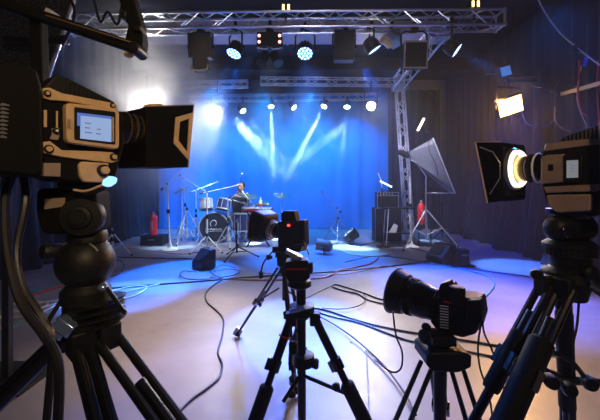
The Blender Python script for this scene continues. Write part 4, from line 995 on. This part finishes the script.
# fire extinguishers
def extinguisher(px, py, Y, label):
    loc = P(px,py,Y); t = thing('fire_extinguisher', label, 'fire extinguisher', loc)
    MB().lathe((0,0,0), (0,0,1), [(0,.075),(.01,.085),(.40,.085),(.45,.06),(.475,.03),(.49,.03)], n=28).build('cylinder', 'red', t)
    MB().lathe((0,0,.49), (0,0,1), [(0,.028),(.03,.028),(.04,.018),(.05,.018)], n=16).build('valve', 'chrome', t)
    MB().bar((0,-.01,.545), (.11,-.03,.575), .02, .008).bar((0,-.01,.525), (.1,-.03,.515), .02, .008).build('handle', 'blackmetal', t)
    MB().tube(spline([V(-.02,0,.52), V(-.12,-.02,.50), V(-.13,-.03,.30), V(-.10,-.05,.12)], 6), .011).build('hose', 'rubber', t)
    b = MB()
    for k in range(8): b.box((0,-.0865,.12+k*.028), (.05,.002,.006)); b.box((-.02+.04*(k % 2),-.0865,.12+k*.028), (.008,.002,.02))
    b.build('label_print', 'white', t)
    MB().box((0,.10,.25), (.1,.03,.3)).build('wall_bracket', 'blackmetal', t)
    return t
extinguisher(153.5, 235, 7.6, 'red fire extinguisher standing on a low box at the back left beside the drums')
tb = thing('equipment_box', 'low black box under the fire extinguisher at the back left', 'box', (P(153.5,235,7.6).x, 7.66, 0))
zt_ = P(153.5,235,7.6).z
MB().box((0,0,zt_/2-.002), (.5,.36,zt_-.006)).build('box_body', 'black', tb, bev=.01)
MB().box((0,-.185,zt_*.6), (.14,.012,.03)).build('handle', 'steelgrey', tb)
g = extinguisher(421, 224, 7.5, 'red fire extinguisher hanging between the truss tower and the softbox stand')
MB().cyl((0,.13,-P(421,224,7.5).z+.003), (0,.13,.5), .015, n=12).build('support_pole', 'blackmetal', g)
MB().lathe((0,.13,-P(421,224,7.5).z+.002), (0,0,1), [(0,.2),(.015,.2),(.03,.03)], n=24).build('support_base', 'blackmetal', g)
o = MB().box(P(138,187,10.06), (.26,.01,.36)).build('wall_notice', 'paper'); tag(o, 'small pale pinkish notice high on the dark back wall at left', 'notice')
o.parent = None
# softbox on its stand
g = G(426,248); t = thing('softbox', 'large tilted softbox of silver-grey fabric on a chrome tripod stand', 'softbox', (g.x, g.y, 0))
L = lambda px, py, dy=0: P(px,py,g.y+dy)-V(g.x,g.y,0)
back = [L(409,153,.05), L(412,158,.05), L(411,158,.2), L(409,154,.2)]
A1, A2, A3, A4 = L(433,138,-.35), L(455,193,-.35), L(450,193,.75), L(431,142,.75)
s = MB(); bq = [L(408,152,.05), L(411,160,.05), L(411,160,.25), L(408,152,.25)]
F_ = [A1, A2, A3, A4]
for k in range(4):
    a, b, c, d = bq[k], bq[(k+1) % 4], F_[(k+1) % 4], F_[k]
    n_ = 8
    s.grid(lambda u, v, a=a, b=b, c=c, d=d: (a*(1-u)+b*u)*(1-v)+(d*(1-u)+c*u)*v, n_, n_)
s.build('fabric_shell', 'greycloth', t, solid=.006)
q = MB().tube([A1, A2, A3, A4], .014, 8, closed=True).build('front_rim', 'white', t)
df = MB(); df.grid(lambda u, v: (A1*(1-u)+A2*u)*(1-v)+(A4*(1-u)+A3*u)*v, 6, 6); df.build('diffuser', 'greycloth', t, solid=.004)
MB().tube([L(425,193,-.1), A2], .010).build('lower_rod', 'alu', t)
MB().lathe(bq[0]*.5+bq[2]*.5, (-1,0,.4), [(0,.06),(.1,.07),(.25,.06),(.27,.04)], n=18).build('lamp_head', 'black', t)
MB().tube([bq[0], A1], .008).tube([bq[1], A2], .008).build('rod', 'blackmetal', t)
pole = L(425.5,178)
MB().cyl((0,0,.2), V(0,0,.9), .022, n=12).cyl(V(0,0,.9), L(426,176), .016, n=12).tube([L(426,176), L(416,162), bq[1]], .014).build('pole', 'alu', t)
for ex, ey in ((403.5,251),(458,247),(428,240)):
    e = G(ex, ey)-V(g.x,g.y,0); l = MB().cyl(L(426,209), e+V(0,0,.02), .015, n=8).cyl(V(0,0,.28), (L(426,209)+e)*.5, .010, n=6).build('leg', 'white', t); MB().sphere(e+V(0,0,.02), .025, 10).build('rubber_foot', 'rubber', l)
MB().tube(spline([L(441,150,-.36), L(430,140,-.3), L(429,150,-.3), L(436,165,-.36), L(438,176,-.3)], 6), .006).build('power_cord', 'cable', t)
# tube light above the softbox
o = thing('tube_lamp', 'slanting lit tube lamp clamped on a pole above the softbox', 'lamp', G(431,247))
L = lambda px, py, dy=0: P(px,py,o.location.y+dy)-o.location
MB().cyl(L(417.5,131), L(424,118.5), .022, n=12).build('tube', 'tube', o); MB().cyl(L(416.8,132.5), L(417.5,131), .028).cyl(L(424,118.5), L(424.8,117), .028).build('end_cap', 'blackmetal', o)
MB().tube([L(421,124.5,.03), L(427,130,.1), L(431,136,.25), L(431,160,.25), L(431,246.7,.25)], .012).build('pole', 'blackmetal', o)
MB().box(L(428,130,.1), (.10,.08,.10)).build('clamp', 'blackmetal', o, bev=.01)
MB().lathe((0,.25,.002), (0,0,1), [(0,.17),(.012,.17),(.03,.03)], n=20).build('base', 'blackmetal', o)
# amplifier and cabinet beside the tower
g = G(390,243); t = thing('speaker_cabinet', 'tall dark speaker cabinet left of the truss tower', 'speaker', (P(388,0,7.9).x, 8.05, 0))
MB().box((0,.0,.42), (.62,.4,.80)).build('cabinet', 'black', t, bev=.015)
for z in (.25,.60): MB().lathe((0,-.202,z), (0,-1,0), [(0,.155),(.01,.155),(.012,.14)], n=28).lathe((0,-.203,z), (0,1,0), [(0,.13),(.03,.05)], n=24).build('speaker_cone', 'rubber', t)
e = MB()
for x in (-.31,.31): e.bar((x,-.2,.03),(x,-.2,.82),.015,.015)
for z in (.03,.82): e.bar((-.31,-.2,z),(.31,-.2,z),.015,.015)
e.build('edge_trim', 'steelgrey', t)
t = thing('guitar_amplifier', 'small amplifier with pale edge trim standing on top of the tall speaker cabinet', 'amplifier', (P(388,0,7.9).x, 8.05, .826))
MB().box((0,.0,.19), (.5,.3,.37)).build('cabinet', 'black', t, bev=.015)
e = MB()
for x in (-.25,.25): e.bar((x,-.15,.01),(x,-.15,.37),.014,.014)
for z in (.01,.29,.37): e.bar((-.25,-.15,z),(.25,-.15,z),.012,.012)
e.build('edge_trim', 'alu', t)
for k in range(5): MB().cyl((-.18+k*.07,-.152,.33),(-.18+k*.07,-.172,.33),.013,n=10).build('knob', 'silvercloth', t)
MB().tube(spline([V(-.08,0,.37),V(-.06,0,.41),V(.06,0,.41),V(.08,0,.37)],5), .01).build('handle', 'rubber', t)
g = G(383,247); t = thing('clip_lamp', 'thin stand with a bright white-blue slanting clip lamp in front of the amplifier', 'lamp', (g.x,g.y,0))
L = lambda px, py, dy=0: P(px,py,g.y+dy)-V(g.x,g.y,0)
MB().tube([V(0,0,.02), L(382,188)], .012).build('pole', 'blackmetal', t)
MB().lathe((0,0,.002), (0,0,1), [(0,.15),(.012,.15),(.03,.03)], n=20).build('base', 'blackmetal', t)
MB().tube([L(378,173), L(381,180), L(382,188)], .010).build('gooseneck', 'white', t)
MB().bar(L(380,181,-.03), L(392,187,-.1), .05, .035).build('lamp_bar', 'led_soft', t, bev=.005) if 'led_soft' in M else None
g = G(397,246); t = thing('utility_table', 'narrow shelf table with white legs and loose papers beside the truss tower', 'table', (g.x,g.y,0))
zt_ = P(0,208,g.y).z
MB().box((0,0,zt_), (.72,.36,.03)).build('tabletop', 'blackmetal', t, bev=.004)
for x in (-.28,.28):
    for y in (-.14,.14): MB().cyl((x*.8,y,zt_-.01), (x,y,.005), .012, n=8).build('leg', 'white', t)
MB().box((.0,0,zt_*.35), (.5,.28,.02)).build('lower_shelf', 'blackmetal', t)
o = MB().prism([(-.10,0),(.06,0),(.10,.16),(.02,.2)], -.02, .02).build('folded_sheet', 'white'); o.location = (g.x-.1, g.y-.05, zt_*.35+.0115); tag(o, 'white and blue folded sheet leaning on the lower shelf of the utility table', 'paper')
# floor lamps and monitors
def floor_can(px, py, r, h, ang, label, m='taupe', tilt=.3):
    g = G(px, py); t = thing('floor_lamp_can', label, 'stage lamp', (g.x,g.y,0), ang)
    d = V(1,0,tilt).normalized(); c = V(0,0,r+.05)
    MB().lathe(c-d*h/2, d, [(0,r*.55),(.03,r*.8),(h*.3,r*.93),(h*.95,r),(h,r*1.08),(h+.015,r*1.08),(h+.015,r*.95),(h*.97,r*.93)], n=30).build('lamp_can', m, t)
    MB().cyl(c+d*h*.44, c+d*h*.46, r*.93, n=28).build('front_glass', 'glass', t)
    MB().tube([c+V(0,-r*1.12,0), V(0,-r*1.12,.03), V(0,-r*.6,.012), V(0,r*.6,.012), V(0,r*1.12,.03), c+V(0,r*1.12,0)], .012).build('floor_bracket', 'blackmetal', t)
    fn = MB()
    for k in range(6): fn.lathe(c-d*h/2+d*(.05+k*.028), d, [(0,r*.86),(.004,r*1.0),(.008,r*1.0),(.012,r*.86)], n=28)
    fn.build('cooling_fins', 'blackmetal', t)
    return t
floor_can(325, 254, .115, .30, 2.9, 'brown lamp can lying on the floor right of the cinema camera', tilt=.15)
floor_can(350, 244, .13, .30, .4, 'dark lamp can tilted upward on the floor behind the brown one', 'blackmetal', tilt=.55)
def wedge(px, py, w, h, d_, ang, label, screen=False):
    g = G(px, py); t = thing('floor_monitor', label, 'monitor speaker', (g.x,g.y,0), ang)
    MB().prism([(-d_/2,.01),(d_/2,.01),(d_/2,h),(d_*.1,h),(-d_/2,h*.35)], -w/2, w/2).build('cabinet', 'black', t, bev=.012)
    n_ = Vector((-(h*.65),0,d_*.6)).normalized(); c = V(-d_*.2,0,h*.68)
    MB().lathe(c+n_*.004, n_, [(0,min(w,h)*.34),(.008,min(w,h)*.34),(.009,min(w,h)*.30)], n=24).build('speaker_cone', 'rubber', t)
    MB().tube([V(d_*.2,-w*.2,h), V(d_*.2,-w*.2,h+.03), V(d_*.2,w*.2,h+.03), V(d_*.2,w*.2,h)], .009).build('handle', 'steelgrey', t)
    MB().box((d_/2+.003,0,h*.5), (.006,w*.6,h*.4)).build('rear_panel', 'steelgrey', t)
    return t
wedge(204, 268, .27, .31, .28, .9, 'black floor monitor with a bright rear edge in front of the drums')
wedge(441, 262, .40, .32, .32, .35, 'black floor monitor beneath the softbox with bronze top edge')
g = G(457,264); t = thing('power_box', 'small upright black power box against the right floor monitor', 'box', (g.x+.03,g.y-.12,0))
MB().box((0,0,.15), (.16,.2,.28)).build('box_body', 'black', t, bev=.01); MB().box((-.05,0,.012), (.42,.24,.02)).build('base_plate', 'blackmetal', t)
for k in range(3): MB().cyl((-.04+k*.04,-.101,.2),(-.04+k*.04,-.112,.2),.014,n=12).build('socket', 'steelgrey', t)
g = G(367,252.5); o = MB().lathe((0,0,.004), (0,0,1), [(0,.42),(.012,.42),(.016,.40)], n=48).build('round_mat', 'mat'); o.location = (g.x,g.y,0); o.scale = (1.15,1,1)
tag(o, 'round straw-coloured mat lying on the blue-lit floor right of the lamp cans', 'mat')
# keyboard with red edge in front of the hi-hat
g = G(258,248); t = thing('keyboard', 'electronic keyboard with a red front edge on a crossed stand by the drums', 'keyboard', (g.x,g.y+.05,0))
zt_ = P(0,210,g.y).z
MB().box((0,0,zt_), (.62,.26,.07)).build('keyboard_body', 'black', t, bev=.008)
MB().box((0,-.135,zt_+.01), (.62,.012,.03)).build('front_edge', 'drumred', t)
k_ = MB()
for i in range(22): k_.box((-.28+i*.0265,-.06,zt_+.040), (.024,.12,.012))
k_.build('key_row', 'white', t)
for s in (-1,1): MB().bar((s*.25,0,.02),(-s*.25,0,zt_-.04),.03,.03).build('stand_leg', 'blackmetal', t)
o = thing('spray_bottle', 'white and red bottle standing on the keyboard near the cinema camera', 'bottle', (P(260,198,g.y).x, g.y+.09, zt_+.047))
MB().lathe((0,0,0), (0,0,1), [(0,.035),(.005,.038),(.13,.038),(.17,.015),(.2,.015)], n=20).build('bottle_body', 'white', o)
MB().lathe((0,0,.03), (0,0,1), [(0,.039),(.05,.039)], n=20, cap=False).build('red_label', 'red', o); MB().lathe((0,0,.2), (0,0,1), [(0,.018),(.03,.018)], n=14).build('cap', 'white', o)

# ================================================================== RIGHT SIDE: flood lamp, rail, hanging wires
fl = P(510.5,106,6.2); t = thing('flood_lamp', 'glowing orange-yellow square floodlight at right above the broadcast camera', 'stage lamp', fl)
Rr = Matrix.Rotation(-.32, 3, 'Y') @ Matrix.Rotation(-.2, 3, 'Z') @ Matrix.Rotation(.35, 3, 'X')
MB().box(Rr @ V(0,.06,0), (.44,.12,.34), Rr).build('housing', 'black', t, bev=.01); MB().box(Rr @ V(0,-.004,0), (.40,.012,.30), Rr).build('front_glass', 'tungsten', t)
MB().tube([Rr @ V(.24,.04,0), V(.24,.08,.35), V(-.2,.08,.38), Rr @ V(-.24,.04,0)], .012).build('yoke', 'blackmetal', t)
MB().cyl(V(0,.08,.36), V(0,.08,.50), .015).build('clamp', 'blackmetal', t)
spot(t, 'beam', fl+V(-.02,-.1,-.03), (1.2,2.4,0), (1.0,.50,.16), 480, 75, .9, .15)
spot(t, 'curtain_glow', fl+V(-.25,-.05,.1), (4.45,7.6,2.7), (1.0,.48,.15), 330, 110, .9, .1)  # added spot on the curtain, standing in for the orange glow around the lamp
t = thing('rail', 'dark horizontal pipe rail on the right wall side carrying lamps and wires', 'rail', P(520,79,6.3))
R_ = lambda px, py, Y=6.3: P(px,py,Y)-t.location
MB().cyl(R_(497,75.5), R_(560,76), .014).build('upper_pipe', 'blackmetal', t); MB().cyl(R_(505,80.5), R_(562,82), .02).build('lower_pipe', 'steelgrey', t)
MB().bar(R_(556,96,5.9), R_(612,80,4.6), .05, .06).build('side_bar', 'steelgrey', t)
MB().bar(R_(548,79,6.3), R_(580,88,5.3), .03, .03).build('cross_bar', 'blackmetal', t)
MB().cyl(R_(513,81), V(R_(513,81).x, 0, ZC-t.location.z-.002), .008).cyl(R_(553,81), V(R_(553,81).x, 0, ZC-t.location.z-.002), .008).build('drop_rod', 'blackmetal', t)
MB().tube(spline([R_(497,75), R_(490,73.5), R_(486,75)], 5), .008).build('hook', 'taupe', t)
lp = thing('panel_lamp', 'small square blue-lit panel lamp on the rail at right', 'stage lamp', P(506,71,6.2))
Rr = Matrix.Rotation(-.25, 3, 'Y')
MB().box((0,.03,0), (.24,.05,.22), Rr).build('housing', 'blackmetal', lp, bev=.006); MB().box((0,.003,0), (.19,.006,.17), Rr).build('front_panel', 'panelblue', lp)
MB().cyl((.05,.04,-.1),(.05,.05,-.17),.012).build('bracket', 'blackmetal', lp)
def wire(pts, r, m, label): return cable(pts, r, m, label, 'hanging_wire')
wire([P(536,-6,4.6), P(545,12,4.7), P(558,30,4.8), P(574,45,4.6), P(604,68,4.2)], .011, 'steelgrey', 'pale thick wire slanting down across the upper right corner')
wire([P(560,80,5.6), P(550,92,5.8), P(539,72,6.2), P(541,90,6.25), P(537,100,6.3)], .010, 'cable', 'dark wire looping down from the middle of the rail')
wire([P(522,113,6.2), P(528,124,6.1), P(545,127,6.0), P(556,116,5.9), P(558,100,5.9), P(558,90,5.9)], .008, 'cable_blue', 'bluish wire hanging in a loop right of the orange floodlight')
wire([P(555,106,5.8), P(556,122,5.7), P(568,131,5.6), P(586,132,5.5)], .008, 'cable_yellow', 'pale yellow wire drooping below the side bar')
wire([P(579,60,5.2), P(579,80,5.2), P(578,95,5.2), P(582,112,5.2), P(589,118,5.2)], .011, 'cable_red', 'red wire hanging from the side bar with its end bent right')
wire([P(580,70,5.25), P(577,98,5.25), P(583,118,5.25), P(592,133,5.25)], .007, 'cable_white', 'whitish wire hanging just left of the red wire')
wire([P(598,60,5.0), P(597,90,5.0), P(599,120,5.0), P(598,140,5.0)], .009, 'cable_red', 'dull red wire hanging at the right picture edge')
wire([P(532,86,6.3), P(545,88,6.2), P(560,86,5.9), P(578,78,5.6), P(581,66,5.2)], .008, 'cable_yellow', 'yellowish wire running along under the rail to its right end')
wire([P(546,78,6.3), P(560,77,6.0), P(571,71,5.7), P(577,66,5.4)], .007, 'taupe', 'brown wire lying along the top of the rail')
o = thing('cable_clamp', 'dark clamp with a blue tab holding the slanting wire at upper right', 'clamp', P(579,50,4.55))
MB().box((0,.03,.02), (.16,.08,.09)).cyl((0,.03,.06),(0,.03,ZC-o.location.z-.002),.012).box((0,.05,-.13),(.03,.03,.22)).build('clamp_body', 'black', o, bev=.006)
MB().box((.09,.0,-.16), (.04,.01,.13), Matrix.Rotation(.25,3,'Y')).build('blue_tab', 'cable_blue', o)

# ================================================================== CABLES ON THE FLOOR
def fc(pts, r, m, label, lift=0.0): return cable([G(a, b, r+lift+.001) for a, b in pts], r, m, label, 'floor_cable')
fc([(208,268),(214,275),(224,278),(215,284),(206,293),(207,302),(217,311),(223.5,320),(222,336),(218,352),(222,364),(219,377),(207,388),(193,398),(178,412)], .008, 'cable', 'long black cable snaking down the bare floor left of the middle tripods')
fc([(112,288),(150,285),(200,281),(250,277),(300,274),(350,270),(400,265),(440,259)], .010, 'cable', 'dark cable running straight across the whole floor behind the tripods')
fc([(210,277),(240,279.5),(275,280),(310,279),(330,276),(340,270),(356,267),(372,263),(380,255),(384,246)], .010, 'cable_red', 'red cable curving across the floor towards the truss tower')
fc([(262,273),(300,275),(345,274),(368,270),(385,266),(400,268)], .007, 'cable_orange', 'orange cable beside the red one on the floor', .021)
fc([(196,272),(184,271),(180,275),(188,279),(206,279),(222,277),(234,275),(240,271),(228,269),(214,271),(222,265),(236,268)], .008, 'cable', 'black cable coiled on the floor round the left floor monitor', .022)
fc([(2,306),(20,299),(45,291),(62,286),(90,280)], .011, 'cable_red', 'red cable on the floor at left running under the broadcast camera tripod')
fc([(0,301),(22,294),(50,286),(75,281),(105,276)], .010, 'cable_teal', 'dark teal cable on the floor just behind the red one at left')
fc([(-8,340),(8,331),(20,323),(34,317),(55,309)], .006, 'cable_green', 'thin green cable on the floor at the lower left edge')
fc([(-6,322),(10,313),(30,311),(48,304),(30,301),(8,306),(20,311),(42,308),(60,302),(38,314),(12,318),(-6,314)], .008, 'cable_white', 'tangled white cable on the floor at the left edge')
fc([(60,300),(40,303),(25,308),(44,313),(60,308),(70,303)], .007, 'cable_white', 'short white cable loop beside the tangled white cable', .018)
fc([(112,291),(128,287),(146,286),(143,291),(130,297),(118,298),(112,294),(126,292),(142,288),(160,284)], .008, 'cable_white', 'white cable in flat loops on the floor right of the broadcast camera tripod', .004)
fc([(104,262),(118,260),(124,266),(118,274),(106,276),(100,272)], .007, 'cable', 'black cable curling on the floor just right of the left tripod bowl')
fc([(128,248),(150,251),(180,254),(200,252),(230,250)], .006, 'cable_red', 'reddish cable on the floor in front of the bass drum')
fc([(118,257),(150,258),(190,259),(215,262)], .008, 'cable', 'black cable on the floor from the folding stand to the left monitor')
fc([(305,307),(325,310),(350,318),(375,325),(410,332),(450,338),(500,346),(560,356)], .009, 'cable', 'thick black cable running right from the front tripod behind the large lens, uppermost of three')
fc([(305,308),(330,316),(360,323),(395,336),(420,343),(470,352),(520,362)], .008, 'cable', 'black cable running right from the front tripod, middle of three', .0)
fc([(308,311),(330,322),(350,335),(368,350),(386,368),(404,392),(416,415)], .007, 'cable', 'thin black cable curving from the front tripod down to the bottom edge', .019)
fc([(400,302),(380,299),(364,293),(345,287),(335,284.5),(333,287),(345,291),(358,294),(366,299),(380,303),(398,305)], .009, 'cable', 'black cable folded in a narrow loop on the floor left of the large lens')
fc([(362,292),(366,299),(358,306),(340,309),(322,308)], .006, 'cable', 'thin bluish-black cable bowing behind the narrow cable loop', .02)
fc([(333,285),(318,292),(306,298),(300,297)], .006, 'cable', 'thin cable running from the narrow loop to the middle tripod')
fc([(420,262),(445,266),(470,271),(489,277),(494,284),(490,292),(482,299),(472,304)], .008, 'cable_teal', 'turquoise cable curving round on the floor behind the large-lens camera')
fc([(440,264),(470,269),(510,274),(550,279),(610,286)], .006, 'cable_blue', 'thin blue cable crossing the blue-lit floor at right')
fc([(345,262),(375,256),(400,258),(430,263)], .006, 'cable', 'thin black cable between the straw mat and the right floor monitor')
fc([(360,246),(372,243),(385,247),(400,246),(420,250),(436,256)], .009, 'cable', 'black cable on the floor along the foot of the softbox stand', .004)
# cords hanging from the cameras
cable([P(393,312,1.24), P(396,335,1.26), P(402,352,1.28), P(401,368,1.30), P(392,372,1.34), P(378,362,1.45), G(366,352)+V(0,0,.01), G(350,343)+V(0,0,.01)], .0035, 'cable', 'thin cord hanging from the large lens and trailing left to the floor', 'loose_cable')
cable([P(479,303,1.24), P(481,322,1.24), P(478,345,1.24), P(480,368,1.24), P(489,395,1.22), P(494,430,1.2)], .0035, 'cable', 'thin cord hanging from the rear of the large-lens camera, the outer one', 'loose_cable')
cable([P(481,308,1.22), P(484,332,1.22), P(492,350,1.22), P(500,375,1.20), P(506,400,1.2), P(508,430,1.2)], .0035, 'cable', 'thin cord falling from the large-lens camera toward the right tripod', 'loose_cable')
cable([P(581,270,1.12), P(579,300,1.2), P(577,325,1.2), P(573,345,1.2), P(571,372,1.2)], .004, 'cable', 'thin cord hanging down beside the right tripod leg', 'loose_cable')
# ================================================================== LIGHT, CAMERA
BLUE = (.0,.30,1.0)
def area(name, loc, target, col, power, sx, sy):
    l = bpy.data.lights.new(name, 'AREA'); l.shape = 'RECTANGLE'; l.size = sx; l.size_y = sy; l.energy = power; l.color = col
    o = bpy.data.objects.new(name, l); C.objects.link(o); o.location = loc
    o.rotation_euler = (Vector(target)-Vector(loc)).to_track_quat('-Z', 'Y').to_euler(); return o
# cyclorama battens over the backdrop, house lamp behind the photographer, added fill spots
for x in (-2.4, -1.0, .3, 1.5): spot(None, 'cyc_lamp', (x, 8.9, 3.95), (x, 10.4, .9), BLUE, 400, 100, .8, .15)
spot(None, 'cyc_lamp', (0, 8.4, .25), (0, 10.4, 1.6), BLUE, 0.01, 110, .8, .15)
spot(None, 'floor_wash', (-1.3,7.0,3.9), (-1.85,5.2,0), (.0,.14,1.0), 5000, 24, .25, .06)
spot(None, 'floor_wash', (1.3,7.0,3.9), (2.2,4.5,0), (.0,.10,1.0), 4500, 32, .5, .06)
spot(None, 'floor_wash', (0,7.3,3.75), (.3,6.4,0), (.03,.2,1.0), 2400, 44, .6, .1)
spot(None, 'floor_wash', (.3,7.0,3.9), (-.1,2.2,0), (.10,.20,1.0), 1500, 26, .6, .1)
spot(None, 'corner_wash', (-.9,6.4,3.9), (-3.9,9.8,1.0), (.06,.28,1.0), 2600, 42, .8, .1)  # added blue light to lift the back left corner
spot(None, 'side_wash', (3.0,7.0,3.9), (4.6,7.0,.8), (.02,.05,1.0), 260, 80, .8, .1)  # added blue light for the right curtain, without a fixture
spot(None, 'side_wash', (3.0,3.5,3.9), (4.6,4.6,1.0), (.05,.05,1.0), 120, 80, .8, .1)
spot(None, 'stage_top', (-.5,6.4,3.9), (-1.6,8.0,.5), (.7,.85,1.0), 900, 56, .7, .1)
spot(None, 'stage_top', (1.8,6.2,3.9), (2.6,8.0,1.0), (.9,.88,1.0), 500, 46, .7, .1)
spot(None, 'truss_key', (-1.5,5.2,3.85), (-1.08,3.3,0), (1.0,.66,.42), 620, 34, .9, .12)
spot(None, 'truss_key', (.9,5.2,3.85), (.5,2.8,0), (.84,.80,1.0), 270, 50, .9, .12)
area('house_lamp', (1.6,-1.6,4.2), (-.2,1.6,.8), (1.0,.72,.5), 18, .8, .8)
spot(None, 'blue_rim', (-3.2,4.2,3.6), (-.55,.9,.9), (.03,.2,1.0), 500, 26, .5, .1)  # added rim lights for blue highlights on the tripods
spot(None, 'blue_rim', (3.2,4.2,3.6), (1.0,1.1,.9), (.03,.2,1.0), 350, 26, .5, .1)
spot(None, 'camera_fill', (.9,-1.6,2.9), (-.55,.9,1.5), (1.0,.70,.38), 150, 20, .6, .15)  # unseen warm spots added to brighten the two broadcast cameras
spot(None, 'camera_fill', (.1,-1.5,2.9), (.95,1.05,1.45), (1.0,.66,.40), 75, 18, .6, .15)
spot(None, 'truss_fill', (.3,1.6,2.9), (0,5.4,4.05), (.85,.85,1.0), 90, 95, .7, .2)  # unseen spot added to brighten the front truss and duct
w = bpy.data.worlds.new('World'); bpy.context.scene.world = w; w.use_nodes = True
w.node_tree.nodes['Background'].inputs[0].default_value = (.012,.013,.03,1); w.node_tree.nodes['Background'].inputs[1].default_value = .3

vs = w.node_tree.nodes.new('ShaderNodeVolumeScatter'); vs.inputs['Color'].default_value = (.96,.97,1,1); vs.inputs['Density'].default_value = .0032; vs.inputs['Anisotropy'].default_value = .45
w.node_tree.links.new(vs.outputs[0], w.node_tree.nodes['World Output'].inputs['Volume'])   # thin haze in the whole room
cam = bpy.data.cameras.new('camera'); co = bpy.data.objects.new('camera', cam); C.objects.link(co)
co.location = (0,0,H); co.rotation_euler = (PI/2,0,0)
cam.sensor_width = 36; cam.lens = 36*F/600; cam.shift_y = (HY-210)/600; cam.clip_start = .02; cam.clip_end = 60
sc = bpy.context.scene; sc.camera = co
sc.view_settings.view_transform = 'Standard'; sc.view_settings.look = 'None'; sc.view_settings.gamma = 1
sc.view_settings.use_curve_mapping = False; sc.view_settings.exposure = 0.4
sc.cycles.max_bounces = 6; sc.cycles.diffuse_bounces = 3; sc.cycles.glossy_bounces = 3; sc.cycles.volume_bounces = 1
sc.cycles.use_denoising = True; sc.cycles.sample_clamp_indirect = 4; sc.cycles.volume_step_rate = 2
sc.cycles.use_light_tree = True
